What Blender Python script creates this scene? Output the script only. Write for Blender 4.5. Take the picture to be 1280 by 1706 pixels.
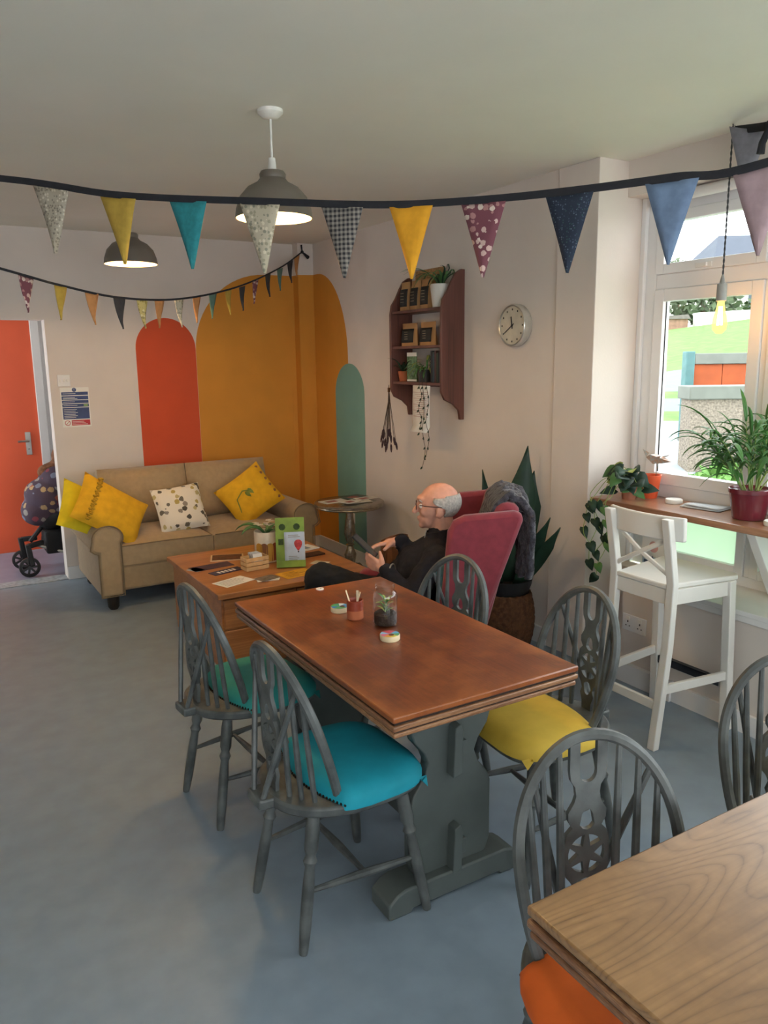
import bpy, bmesh, math, random
from math import sin, cos, pi, radians, sqrt, atan2
from mathutils import Vector, Matrix, noise

random.seed(7)
for o in list(bpy.data.objects):
    bpy.data.objects.remove(o)
SC = bpy.context.scene
COL = SC.collection

# ------------------------------------------------------------------ camera
YAW, PIT, ROL, FPX, EYE = radians(30.67), radians(11.146), radians(-.7655), 1297.5, 1.65
fw = Vector((sin(YAW) * cos(PIT), cos(YAW) * cos(PIT), -sin(PIT)))
rt = Vector((cos(YAW), -sin(YAW), 0))
up = rt.cross(fw)
r2 = rt * cos(ROL) + up * sin(ROL)
u2 = up * cos(ROL) - rt * sin(ROL)
cam_d = bpy.data.cameras.new('camera')
cam = bpy.data.objects.new('camera', cam_d)
COL.objects.link(cam)
cam.matrix_world = Matrix(((r2.x, u2.x, -fw.x, 0), (r2.y, u2.y, -fw.y, 0), (r2.z, u2.z, -fw.z, EYE), (0, 0, 0, 1)))
cam_d.sensor_fit = 'VERTICAL'
cam_d.sensor_height = 24
cam_d.lens = FPX / 1706 * 24
cam_d.clip_start = .05
SC.camera = cam

# ------------------------------------------------------------------ world, exposure
W = bpy.data.worlds.new('overcast_sky')
SC.world = W
W.use_nodes = True
bg = W.node_tree.nodes['Background']
bg.inputs[0].default_value = (.9, .96, 1, 1)
bg.inputs[1].default_value = 4.2
SC.view_settings.view_transform = 'Standard'
SC.view_settings.look = 'None'
SC.view_settings.gamma = 1
SC.view_settings.use_curve_mapping = False
SC.view_settings.exposure = 0.58
LAMP_W = 26.0


# ------------------------------------------------------------------ materials
def lin(c):
    if isinstance(c, str):
        c = tuple(int(c[i:i + 2], 16) / 255 for i in (0, 2, 4))
    return tuple(x / 12.92 if x <= .04045 else ((x + .055) / 1.055) ** 2.4 for x in c) + (1,)


class NT:
    def __init__(s, name):
        s.m = bpy.data.materials.new(name)
        s.m.use_nodes = True
        s.t = s.m.node_tree
        s.b = s.t.nodes['Principled BSDF']

    def n(s, t, **kw):
        nd = s.t.nodes.new(t)
        for k, v in kw.items():
            if k.startswith('i_'):
                key = k[2:]
                key = int(key) if key.isdigit() else key.replace('_', ' ')
                nd.inputs[key].default_value = v
            else:
                setattr(nd, k, v)
        return nd

    def l(s, a, b):
        s.t.links.new(a, b)

    def coord(s, scale=(1, 1, 1), rot=(0, 0, 0), kind='Object'):
        tc = s.n('ShaderNodeTexCoord')
        mp = s.n('ShaderNodeMapping')
        mp.inputs['Scale'].default_value = scale
        mp.inputs['Rotation'].default_value = rot
        s.l(tc.outputs[kind], mp.inputs[0])
        return mp.outputs[0]

    def ramp(s, fac, stops, interp='LINEAR'):
        r = s.n('ShaderNodeValToRGB')
        r.color_ramp.interpolation = interp
        el = r.color_ramp.elements
        while len(el) < len(stops):
            el.new(.5)
        for e, (p, c) in zip(el, stops):
            e.position = p
            e.color = lin(c)
        s.l(fac, r.inputs[0])
        return r.outputs[0]

    def mix(s, fac, a, b, mode='MIX'):
        m = s.n('ShaderNodeMix', data_type='RGBA', blend_type=mode)
        for sock, v in ((m.inputs[0], fac), (m.inputs[6], a), (m.inputs[7], b)):
            if hasattr(v, 'links'):
                s.l(v, sock)
            else:
                sock.default_value = v if not isinstance(v, str) else lin(v)
        return m.outputs[2]

    def math(s, op, a, b=None):
        m = s.n('ShaderNodeMath', operation=op)
        for sock, v in ((m.inputs[0], a), (m.inputs[1], b)):
            if v is None:
                continue
            if hasattr(v, 'links'):
                s.l(v, sock)
            else:
                sock.default_value = v
        return m.outputs[0]

    def bump(s, h, strength=.2, dist=.01):
        b = s.n('ShaderNodeBump')
        b.inputs['Strength'].default_value = strength
        b.inputs['Distance'].default_value = dist
        s.l(h, b.inputs['Height'])
        s.l(b.outputs[0], s.b.inputs['Normal'])


MATS = {}


def P(name, col, rough=.6, var=.12, scale=12, bump=0, bscale=120, metal=0, spec=.4, col2=None, coat=0, sheen=0):
    """plain procedural material: base colour broken by noise, fine relief"""
    if name in MATS:
        return MATS[name]
    t = NT(name)
    v = t.coord()
    nz = t.n('ShaderNodeTexNoise', i_Scale=scale, i_Detail=4.0)
    t.l(v, nz.inputs[0])
    c = lin(col)
    if col2 is None:
        a = tuple(x * (1 - var) for x in c[:3]) + (1,)
        b = tuple(min(1, x * (1 + var)) for x in c[:3]) + (1,)
    else:
        a, b = c, lin(col2)
    r = t.n('ShaderNodeMapRange', i_1=.35, i_2=.65)
    t.l(nz.outputs[0], r.inputs[0])
    t.l(t.mix(r.outputs[0], a, b), t.b.inputs['Base Color'])
    t.b.inputs['Roughness'].default_value = rough
    t.b.inputs['Metallic'].default_value = metal
    t.b.inputs['Specular IOR Level'].default_value = spec
    t.b.inputs['Coat Weight'].default_value = coat
    t.b.inputs['Coat Roughness'].default_value = .2
    t.b.inputs['Sheen Weight'].default_value = sheen
    if bump:
        n2 = t.n('ShaderNodeTexNoise', i_Scale=float(bscale), i_Detail=3.0)
        t.l(v, n2.inputs[0])
        t.bump(n2.outputs[0], bump)
    MATS[name] = t.m
    return t.m


def m_wood(name, stops, stretch=(1, 6, 6), rough=.35, rings=22.0, streak=1.0, bump=.06, blotch=None, coat=.2, cath=.5, worn=None):
    """wood: contour lines of a stretched noise make the cathedral grain, fine streaks run along it"""
    t = NT(name)
    v = t.coord(stretch)
    n1 = t.n('ShaderNodeTexNoise', i_Scale=.9, i_Detail=1.5, i_Roughness=.45)
    t.l(v, n1.inputs[0])
    line = t.math('ABSOLUTE', t.math('SINE', t.math('MULTIPLY', n1.outputs[0], rings)))
    line = t.math('POWER', line, .6)
    v2 = t.coord(tuple(q * (1 if q < 2 else 6) for q in stretch))
    n2 = t.n('ShaderNodeTexNoise', i_Scale=3.0, i_Detail=5.0, i_Roughness=.6)
    t.l(v2, n2.inputs[0])
    f = t.math('ADD', t.math('MULTIPLY', line, cath), t.math('MULTIPLY', n2.outputs[0], 1 - cath))
    c = t.ramp(f, stops)
    if blotch:
        v3 = t.coord((1, 1, 1))
        n3 = t.n('ShaderNodeTexNoise', i_Scale=blotch[1], i_Detail=6.0, i_Roughness=.7)
        t.l(v3, n3.inputs[0])
        r = t.n('ShaderNodeMapRange', i_1=.44, i_2=.62)
        t.l(n3.outputs[0], r.inputs[0])
        fac = r.outputs[0]
        if worn:      # varnish rubbed thin towards the rim of the top
            tc = t.n('ShaderNodeTexCoord')
            sp = t.n('ShaderNodeSeparateXYZ')
            t.l(tc.outputs['Object'], sp.inputs[0])
            ex = t.math('DIVIDE', t.math('ABSOLUTE', sp.outputs[0]), worn[0])
            ey = t.math('DIVIDE', t.math('ABSOLUTE', sp.outputs[1]), worn[1])
            e = t.math('POWER', t.math('MAXIMUM', ex, ey), 7.0)
            fac = t.math('MINIMUM', t.math('ADD', t.math('MULTIPLY', fac, .62), t.math('MULTIPLY', e, t.math('MULTIPLY', n3.outputs[0], 1.5))), 1.0)
        c = t.mix(fac, c, t.mix(.7, c, blotch[0]))
    t.l(c, t.b.inputs['Base Color'])
    t.b.inputs['Roughness'].default_value = rough
    t.b.inputs['Coat Weight'].default_value = coat
    t.b.inputs['Coat Roughness'].default_value = .3
    t.bump(f, bump, .003)
    MATS[name] = t.m
    return t.m


def m_glass(name, tint=(1, 1, 1), gloss=.08, frost=None):
    t = NT(name)
    out = t.t.nodes['Material Output']
    tr = t.n('ShaderNodeBsdfTransparent')
    tr.inputs[0].default_value = tint + (1,)
    gl = t.n('ShaderNodeBsdfGlossy', i_Roughness=.02)
    mx = t.n('ShaderNodeMixShader')
    lw = t.n('ShaderNodeLayerWeight', i_Blend=.5)
    t.l(t.math('ADD', t.math('MULTIPLY', t.math('POWER', lw.outputs[1], 3.0), gloss * 4), gloss * .4), mx.inputs[0])
    t.l(tr.outputs[0], mx.inputs[1])
    t.l(gl.outputs[0], mx.inputs[2])
    t.l(mx.outputs[0], out.inputs[0])
    t.t.nodes.remove(t.b)
    return t.m


def m_film(name, col):
    t = NT(name)
    out = t.t.nodes['Material Output']
    v = t.coord((3, 3, 3))
    nz = t.n('ShaderNodeTexNoise', i_Scale=2.0)
    t.l(v, nz.inputs[0])
    c = t.mix(nz.outputs[0], lin(col), tuple(min(1, x * 1.12) for x in lin(col)[:3]) + (1,))
    a = t.n('ShaderNodeBsdfTranslucent')
    b = t.n('ShaderNodeBsdfDiffuse')
    t.l(c, a.inputs[0])
    t.l(c, b.inputs[0])
    mx = t.n('ShaderNodeMixShader', i_0=.35)
    t.l(a.outputs[0], mx.inputs[1])
    t.l(b.outputs[0], mx.inputs[2])
    t.l(mx.outputs[0], out.inputs[0])
    t.t.nodes.remove(t.b)
    return t.m


def m_bulb(name):
    t = NT(name)
    out = t.t.nodes['Material Output']
    tr = t.n('ShaderNodeBsdfTransparent')
    tr.inputs[0].default_value = (1, .86, .6, 1)
    em = t.n('ShaderNodeEmission', i_Strength=1.6)
    em.inputs[0].default_value = (1, .62, .22, 1)
    mx = t.n('ShaderNodeMixShader', i_0=.5)
    t.l(tr.outputs[0], mx.inputs[1])
    t.l(em.outputs[0], mx.inputs[2])
    t.l(mx.outputs[0], out.inputs[0])
    t.t.nodes.remove(t.b)
    return t.m


def m_emit(name, col, s):
    t = NT(name)
    t.b.inputs['Emission Color'].default_value = lin(col)
    t.b.inputs['Emission Strength'].default_value = s
    t.b.inputs['Base Color'].default_value = lin(col)
    return t.m


def m_dots(name, base, cols, scale, size=.35, rough=.8, seedv=0., kind='Object', squash=(1, 1, 1)):
    """scattered printed motifs: voronoi cells, each with a blob in one of cols"""
    t = NT(name)
    v = t.coord(tuple(scale * q for q in squash), (seedv, seedv, seedv), kind)
    vo = t.n('ShaderNodeTexVoronoi', i_Scale=1.0, i_Randomness=.75)
    t.l(v, vo.inputs[0])
    nz = t.n('ShaderNodeTexNoise', i_Scale=2.5)
    t.l(v, nz.inputs[0])
    d = t.math('ADD', vo.outputs[0], t.math('MULTIPLY', t.math('SUBTRACT', nz.outputs[0], .5), .35))
    mask = t.math('LESS_THAN', d, size)
    sp = t.n('ShaderNodeSeparateColor')
    t.l(vo.outputs[1], sp.inputs[0])
    st = [(i / len(cols), c) for i, c in enumerate(cols)]
    c = t.ramp(sp.outputs[0], st, 'CONSTANT')
    t.l(t.mix(mask, lin(base), c), t.b.inputs['Base Color'])
    t.b.inputs['Roughness'].default_value = rough
    MATS[name] = t.m
    return t.m


def m_gingham(name, a, b, scale):
    t = NT(name)
    tc = t.n('ShaderNodeTexCoord')
    sp = t.n('ShaderNodeSeparateXYZ')
    t.l(tc.outputs['Object'], sp.inputs[0])

    def stripe(s):
        return t.math('GREATER_THAN', t.math('FRACT', t.math('MULTIPLY', s, scale)), .5)
    f = t.math('MULTIPLY', t.math('ADD', stripe(sp.outputs[0]), stripe(sp.outputs[2])), .5)
    t.l(t.mix(f, lin(a), lin(b)), t.b.inputs['Base Color'])
    t.b.inputs['Roughness'].default_value = .9
    return t.m


# room
M_WALL = P('painted_wall', 'dcd1c8', .85, .03, 3, .05, 90)
M_CEIL = P('ceiling_paint', 'ebe8dd', .9, .02, 2, .03, 60)
M_FLOOR = P('vinyl_floor', '8593a0', .42, .06, 9, .03, 300, spec=.35)
M_HALLFLOOR = P('hall_vinyl', '8a8799', .45, .05, 9, .03, 300)
M_WHITE = P('white_gloss_paint', 'e6e4e2', .4, .02, 6)
M_UPVC = P('white_window_plastic', 'e9e9ea', .35, .015, 5)
M_RED = P('red_orange_mural_paint', 'cc5230', .8, .04, 4)
M_YEL = P('mustard_mural_paint', 'd08d35', .8, .04, 4)
M_TEAL = P('teal_mural_paint', '7aa498', .8, .04, 4)
M_DOOR = P('orange_door_paint', 'e5623d', .55, .04, 3)
M_GLASS = m_glass('window_glass')
M_FILM = m_film('pale_green_film', 'd2e0cf')
# furniture
M_GREY = P('worn_grey_chair_paint', '454848', .42, .3, 14, .06, 60, col2='616564')
M_TRESTLE = P('grey_green_trestle_paint', '565d5b', .5, .08, 9, .04, 60)
M_TABLE = m_wood('varnished_red_brown_wood', [(.3, '431d11'), (.5, '5f2a17'), (.72, '78391e')], (9, 1.2, 9), .32, 8, 1, .05, ('a35e2e', 6.0), .25, .2, (.326, .586))
M_TABLE2 = m_wood('light_oak_table_wood', [(.15, '5f432b'), (.45, '8f6c47'), (.8, 'a57f56')], (.75, 4.6, 5), .3, 150, 1, .08, ('6e5036', 2.0), .4, .34)
M_EDGE = m_wood('table_edge_wood', [(.25, '5a3a26'), (.5, '8a5f40'), (.75, 'b98f68')], (2.5, 2.5, 40), .4, 6, 1, .04, None, .2, .15)
M_DARKLINE = P('dark_groove', '2a1c14', .7)
M_CHEST = m_wood('orange_pine_wood', [(.25, '84502b'), (.5, 'a2673a'), (.75, 'b97c48')], (1.2, 7, 7), .4, 10, 1, .04, None, .15, .25)
M_SHELF = m_wood('dark_mahogany', [(.25, '43241d'), (.5, '5d3830'), (.75, '704439')], (7, 7, 1.2), .45, 10, 1, .04, None, .1, .3)
M_SOFA = P('tan_sofa_fabric', 'a48c6c', .9, .06, 30, .15, 500, sheen=.2)
M_PIPE = P('sofa_piping', '7d6a50', .9)
M_FOOT = P('dark_wooden_foot', '231d1a', .5)
M_MUST = P('golden_yellow_cushion', 'd9a41c', .85, .08, 18, .12, 350)
M_LEMON = P('lemon_yellow_cushion', 'e0c51f', .85, .06, 18, .12, 350)
M_WINE = P('wine_red_upholstery', '84303c', .9, .1, 25, .15, 450, sheen=.3)
M_TEALSEAT = P('turquoise_seat_cover', '1594a8', .75, .06, 15, .05, 300)
M_TEALSEAT2 = P('sea_green_seat_cover', '2a8a86', .75, .06, 15, .05, 300)
M_YELSEAT = P('yellow_seat_cover', 'd8b545', .7, .06, 15, .05, 300)
M_ORSEAT = P('orange_seat_cover', 'd9641f', .7, .06, 15, .05, 300)
M_NAIL = P('dark_nail_heads', '2c2620', .4, metal=.6)
M_CREAMW = P('cream_stool_paint', 'dddad3', .45, .03, 6)
M_COUNTER = m_wood('counter_wood', [(.25, '825841'), (.5, '986c52'), (.75, 'ab8062')], (7, 1.2, 7), .2, 10, 1, .03, None, .35, .25)
M_BLACK = P('black_plastic', '1b1b1d', .5)
M_STEEL = P('brushed_steel', 'b9b6b0', .3, metal=.9)
M_SILVER = P('hammered_silver', 'a39a8c', .25, .2, 30, .3, 80, metal=.85)
M_LAMPOUT = P('dark_grey_enamel', '6b635a', .4, .05, 5)
M_LAMPIN = P('cream_enamel_inside', 'f3e2b8', .5)
M_FLEX = P('white_flex', 'dedbd4', .5)
M_BULB = m_emit('warm_bulb', 'ffd27a', 25)
M_FILA = m_emit('filament_glow', 'ffc169', 90)
M_GLASSC = m_glass('clear_jar_glass', (.97, .985, .98), .2)
M_TERRA = P('glazed_terracotta', '8a3b26', .35, .08, 20)
M_TERRA2 = P('raw_terracotta', 'b0623f', .8, .08, 20)
M_SOIL = P('dark_soil', '2b211b', .95, .4, 60, .5, 120)
M_LEAF = P('mid_green_leaf', '4f7a45', .5, .25, 9)
M_LEAFD = P('dark_green_leaf', '1f3a2b', .5, .25, 9)
M_LEAFP = P('palm_leaf', '47783a', .5, .3, 6)
M_LEAFY = P('yellow_green_leaf', '9aa653', .5, .2, 9)
M_STEM = P('pale_green_stem', '93a860', .6, .15, 9)
M_CARD = P('white_card', 'e9e6df', .8, .02, 8)
M_TAPE = P('dark_bunting_tape', '26262b', .9, .1, 40)
M_BROWN = P('brown_wicker', '5b3a22', .8, .3, 40, .6, 80)
M_KRAFT = P('kraft_paper', 'b58a5c', .8, .06, 14)
M_BLKLBL = P('black_pouch_label', '22211f', .6)
M_ORANGEPOT = P('bright_orange_pot', 'e8633a', .45, .03, 8)
M_BURG = P('burgundy_glazed_pot', '6d2430', .25, .12, 6, coat=.4)
M_SKIN = P('skin', 'd39a84', .55, .08, 25, .05, 200)
M_HAIR = P('white_grey_hair', 'b9b2ab', .8, .2, 80, .5, 250)
M_NAVY = P('dark_navy_fleece', '1d1b22', .95, .15, 40, .2, 350)
M_TROUS = P('black_trousers', '17171a', .9, .12, 40, .15, 350)
M_KNIT = P('charcoal_chunky_knit', '3c3a42', .95, .45, 55, .9, 70, sheen=.3)


# ------------------------------------------------------------------ builders
class MB:
    def __init__(s):
        s.v, s.f = [], []

    def add(s, vs, fs):
        o = len(s.v)
        s.v += [tuple(q) for q in vs]
        s.f += [tuple(i + o for i in f) for f in fs]
        return s

    def box(s, x0, x1, y0, y1, z0, z1):
        return s.add([(x0, y0, z0), (x1, y0, z0), (x1, y1, z0), (x0, y1, z0), (x0, y0, z1), (x1, y0, z1), (x1, y1, z1), (x0, y1, z1)],
                     [(0, 3, 2, 1), (4, 5, 6, 7), (0, 1, 5, 4), (1, 2, 6, 5), (2, 3, 7, 6), (3, 0, 4, 7)])

    def beam(s, a, b, w, h, upv=(0, 0, 1)):
        a, b = Vector(a), Vector(b)
        d = (b - a).normalized()
        sd = d.cross(Vector(upv))
        if sd.length < 1e-4:
            sd = d.cross(Vector((1, 0, 0)))
        sd.normalize()
        u = sd.cross(d)
        vs = []
        for p in (a, b):
            for i, j in ((-1, -1), (1, -1), (1, 1), (-1, 1)):
                vs.append(p + sd * i * w / 2 + u * j * h / 2)
        return s.add(vs, [(0, 1, 2, 3), (7, 6, 5, 4), (0, 4, 5, 1), (1, 5, 6, 2), (2, 6, 7, 3), (3, 7, 4, 0)])

    def tube(s, pts, rad, seg=8, flat=None):
        pts = [Vector(p) for p in pts]
        n = len(pts)
        if not hasattr(rad, '__len__'):
            rad = [rad] * n
        o = len(s.v)
        pu = None
        for i, p in enumerate(pts):
            d = (pts[min(i + 1, n - 1)] - pts[max(i - 1, 0)]).normalized()
            if pu is None:
                pu = Vector((0, 0, 1)) if abs(d.z) < .9 else Vector((1, 0, 0))
                if flat is not None:
                    pu = Vector(flat)
            a = (pu - d * pu.dot(d)).normalized()
            pu = a
            b = d.cross(a)
            for k in range(seg):
                t = 2 * pi * k / seg
                r = rad[i]
                if isinstance(r, tuple):
                    q = a * cos(t) * r[0] + b * sin(t) * r[1]
                else:
                    q = (a * cos(t) + b * sin(t)) * r
                s.v.append(tuple(p + q))
        for i in range(n - 1):
            for k in range(seg):
                k2 = (k + 1) % seg
                s.f.append((o + i * seg + k, o + i * seg + k2, o + (i + 1) * seg + k2, o + (i + 1) * seg + k))
        s.f.append(tuple(o + k for k in reversed(range(seg))))
        s.f.append(tuple(o + (n - 1) * seg + k for k in range(seg)))
        return s

    def lathe(s, prof, seg=20, c=(0, 0, 0), cap=True, top=None):
        """prof: (r, t); axis from c along z, or from c to top when top given (t 0..1)"""
        o = len(s.v)
        if top is None:
            a, b, d, L = Vector((1, 0, 0)), Vector((0, 1, 0)), Vector((0, 0, 1)), 1
        else:
            d = Vector(top) - Vector(c)
            L = d.length
            d.normalize()
            a = d.cross(Vector((0, 1, 0)) if abs(d.y) < .9 else Vector((1, 0, 0))).normalized()
            b = d.cross(a)
        c = Vector(c)
        for r, t in prof:
            for k in range(seg):
                q = 2 * pi * k / seg
                s.v.append(tuple(c + d * t * L + (a * cos(q) + b * sin(q)) * r))
        for i in range(len(prof) - 1):
            for k in range(seg):
                k2 = (k + 1) % seg
                s.f.append((o + i * seg + k, o + i * seg + k2, o + (i + 1) * seg + k2, o + (i + 1) * seg + k))
        if cap:
            s.f.append(tuple(o + k for k in reversed(range(seg))))
            s.f.append(tuple(o + (len(prof) - 1) * seg + k for k in range(seg)))
        return s

    def prism(s, poly, fn, t0, t1):
        """poly of (u,v); fn(u,v,t)->xyz"""
        n = len(poly)
        vs = [fn(u, v, t0) for u, v in poly] + [fn(u, v, t1) for u, v in poly]
        fs = [tuple(reversed(range(n))), tuple(range(n, 2 * n))]
        for i in range(n):
            j = (i + 1) % n
            fs.append((i, j, n + j, n + i))
        return s.add(vs, fs)

    def grid(s, nu, nv, fn):
        o = len(s.v)
        for i in range(nu + 1):
            for j in range(nv + 1):
                s.v.append(tuple(fn(i / nu, j / nv)))
        for i in range(nu):
            for j in range(nv):
                a = o + i * (nv + 1) + j
                s.f.append((a, a + 1, a + nv + 2, a + nv + 1))
        return s

    def ball(s, c, r, seg=10, rings=6):
        if not hasattr(r, '__len__'):
            r = (r, r, r)
        o = len(s.v)
        c = Vector(c)
        for i in range(rings + 1):
            t = pi * i / rings
            for k in range(seg):
                q = 2 * pi * k / seg
                s.v.append((c.x + r[0] * sin(t) * cos(q), c.y + r[1] * sin(t) * sin(q), c.z + r[2] * cos(t)))
        for i in range(rings):
            for k in range(seg):
                k2 = (k + 1) % seg
                s.f.append((o + i * seg + k, o + (i + 1) * seg + k, o + (i + 1) * seg + k2, o + i * seg + k2))
        return s

    def mesh(s, name, mat, smooth=True, weld=False):
        m = bpy.data.meshes.new(name)
        m.from_pydata(s.v, [], s.f)
        bm = bmesh.new()
        bm.from_mesh(m)
        if weld:
            bmesh.ops.remove_doubles(bm, verts=bm.verts, dist=1e-5)
        bmesh.ops.recalc_face_normals(bm, faces=bm.faces)
        bm.to_mesh(m)
        bm.free()
        if smooth:
            m.polygons.foreach_set('use_smooth', [True] * len(m.polygons))
            m.set_sharp_from_angle(angle=radians(42))
        m.materials.append(mat)
        return m

    def build(s, name, mat, parent=None, smooth=True, bevel=0, weld=False, solid=0, sub=0):
        return obj(name, s.mesh(name, mat, smooth, weld), parent, bevel, solid, sub)


def obj(name, mesh, parent=None, bevel=0, solid=0, sub=0):
    o = bpy.data.objects.new(name, mesh)
    COL.objects.link(o)
    o.parent = parent
    if solid:
        md = o.modifiers.new('solid', 'SOLIDIFY')
        md.thickness = solid
        md.offset = 0
    if bevel:
        md = o.modifiers.new('bevel', 'BEVEL')
        md.width = bevel
        md.segments = 2
        md.limit_method = 'ANGLE'
        md.angle_limit = radians(40)
    if sub:
        md = o.modifiers.new('sub', 'SUBSURF')
        md.levels = md.render_levels = sub
    return o


def tag(o, label, cat=None, group=None, kind=None):
    o['label'] = label
    if cat:
        o['category'] = cat
    if group:
        o['group'] = group
    if kind:
        o['kind'] = kind
    return o


def thing(name, label, cat, loc=(0, 0, 0), rz=0, group=None):
    o = bpy.data.objects.new(name, None)
    o.empty_display_size = .1
    COL.objects.link(o)
    o.location = loc
    o.rotation_euler = (0, 0, rz)
    return tag(o, label, cat, group)


def struct(name, mb, mat, parent=None, label=None, bevel=0, smooth=False):
    o = mb.build(name, mat, parent, smooth, bevel)
    o['kind'] = 'structure'
    if label:
        o['label'] = label
    return o


def copy_tree(o, parent=None):
    c = o.copy()
    COL.objects.link(c)
    c.parent = parent
    for ch in list(o.children):
        copy_tree(ch, c)
    return c


def plate(polys, thick):
    """flat 2D plate with holes (outer first), returns verts/faces mesh in xy, z = +-thick/2"""
    cu = bpy.data.curves.new('plate', 'CURVE')
    cu.dimensions = '2D'
    cu.fill_mode = 'BOTH'
    cu.extrude = thick / 2
    for p in polys:
        sp = cu.splines.new('POLY')
        sp.points.add(len(p) - 1)
        for q, (x, y) in zip(sp.points, p):
            q.co = (x, y, 0, 1)
        sp.use_cyclic_u = True
    o = bpy.data.objects.new('plate', cu)
    COL.objects.link(o)
    dg = bpy.context.evaluated_depsgraph_get()
    m = bpy.data.meshes.new_from_object(o.evaluated_get(dg))
    bpy.data.objects.remove(o)
    mb = MB()
    mb.v = [tuple(v.co) for v in m.vertices]
    mb.f = [tuple(p.vertices) for p in m.polygons]
    bpy.data.meshes.remove(m)
    return mb


def text_mesh(txt, size, mat, name='lettering', extrude=.0004):
    cu = bpy.data.curves.new('txt', 'FONT')
    cu.body = txt
    cu.size = size
    cu.extrude = extrude
    cu.align_x = 'CENTER'
    cu.align_y = 'CENTER'
    o = bpy.data.objects.new('txt', cu)
    COL.objects.link(o)
    dg = bpy.context.evaluated_depsgraph_get()
    m = bpy.data.meshes.new_from_object(o.evaluated_get(dg))
    bpy.data.objects.remove(o)
    m.name = name
    m.materials.clear()
    m.materials.append(mat)
    return m


def voxel(name, prims, vox, mat, parent=None, smooth=6, disp=None):
    """one continuous surface grown from overlapping ellipsoids and tapered capsules"""
    mb = MB()
    for p in prims:
        if p[0] == 'e':
            c, r = p[1], p[2]
            R = Matrix.Rotation(p[3], 3, 'Y') if len(p) > 3 else Matrix.Identity(3)
            t = MB().ball((0, 0, 0), r, 16, 10)
            mb.add([R @ Vector(q) + Vector(c) for q in t.v], t.f)
        elif p[0] == 'b':
            mb.box(*p[1])
        else:
            a, b, ra, rb = Vector(p[1]), Vector(p[2]), p[3], p[4]
            d = (b - a).normalized()
            pts = [a - d * ra * .98, a - d * ra * .75, a - d * ra * .4, a, b, b + d * rb * .4, b + d * rb * .75, b + d * rb * .98]
            rr = [ra * .2, ra * .66, ra * .917, ra, rb, rb * .917, rb * .66, rb * .2]
            mb.tube(pts, rr, 14)
    m = mb.mesh(name, mat, True, True)
    o = bpy.data.objects.new(name, m)
    COL.objects.link(o)
    md = o.modifiers.new('r', 'REMESH')
    md.mode = 'VOXEL'
    md.voxel_size = vox
    sm = o.modifiers.new('s', 'SMOOTH')
    sm.iterations = smooth
    sm.factor = .5
    dg = bpy.context.evaluated_depsgraph_get()
    m2 = bpy.data.meshes.new_from_object(o.evaluated_get(dg))
    bpy.data.objects.remove(o)
    m2.name = name
    if disp:
        for v in m2.vertices:
            v.co += v.normal * disp(v.co)
    m2.polygons.foreach_set('use_smooth', [True] * len(m2.polygons))
    m2.materials.clear()
    m2.materials.append(mat)
    return obj(name, m2, parent)


def pillow(w, h, t, n=14, pinch=.06):
    mb = MB()

    def f(sgn):
        def g(u, v):
            a, b = 2 * u - 1, 2 * v - 1
            e = max(0, (1 - a ** 4) * (1 - b ** 4)) ** .5 * (1 - .25 * (a * a + b * b) / 2)
            k = 1 - pinch * (1 - abs(a)) * 0 - pinch * (b * b) * (1 - a * a)
            k2 = 1 - pinch * (a * a) * (1 - b * b)
            return (a * w / 2 * k2, b * h / 2 * k, sgn * t / 2 * e + .004 * noise.noise(Vector((a * 3, b * 3, sgn * 5 + w))) * e)
        return g
    mb.grid(n, n, f(1))
    mb.grid(n, n, f(-1))
    return mb


def xf(mb, M):
    mb.v = [tuple(M @ Vector(v)) for v in mb.v]
    return mb


def leaf(mb, base, d, L, w, droop, side=None, seg=6, fold=.15, tip=1.0):
    """arching strip leaf with a folded midrib"""
    p = Vector(base)
    d = Vector(d).normalized()
    o = len(mb.v)
    for i in range(seg + 1):
        t = i / seg
        ww = w * (sin(pi * min(1, .12 + t * .88)) ** .7) * (1 if t < 1 else .05)
        sd = d.cross(Vector((0, 0, 1)))
        if sd.length < .05:
            sd = Vector(side or (1, 0, 0))
        sd.normalize()
        nn = sd.cross(d)
        mb.v += [tuple(p - sd * ww / 2 + nn * ww * fold), tuple(p), tuple(p + sd * ww / 2 + nn * ww * fold)]
        p = p + d * L / seg
        d = (d + Vector((0, 0, -droop / seg * tip))).normalized()
    for i in range(seg):
        a = o + i * 3
        mb.f += [(a, a + 1, a + 4, a + 3), (a + 1, a + 2, a + 5, a + 4)]
    return mb


def heart(mb, base, d, nrm, L, w):
    """heart-shaped leaf: fan around the midrib"""
    d = Vector(d).normalized()
    nrm = Vector(nrm).normalized()
    sd = d.cross(nrm).normalized()
    nrm = sd.cross(d)
    b = Vector(base)
    out = [(0, 0), (.32, -.1), (.5, .12), (.46, .4), (.28, .7), (0, 1.05), (-.28, .7), (-.46, .4), (-.5, .12), (-.32, -.1)]
    o = len(mb.v)
    mb.v.append(tuple(b + d * L * .4 - nrm * L * .05))
    for x, y in out:
        mb.v.append(tuple(b + d * L * y + sd * w * x + nrm * L * (.12 * abs(x) - .12 * y * y)))
    n = len(out)
    for i in range(n):
        mb.f.append((o, o + 1 + i, o + 1 + (i + 1) % n))
    return mb


def arch_poly(x0, x1, z0, ztop, n=24, rise=None):
    c, r = (x0 + x1) / 2, (x1 - x0) / 2
    h = rise or r
    return [(x0, z0), (x1, z0)] + [(c + r * cos(pi * i / n), ztop - h + h * sin(pi * i / n)) for i in range(n + 1)]


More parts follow.
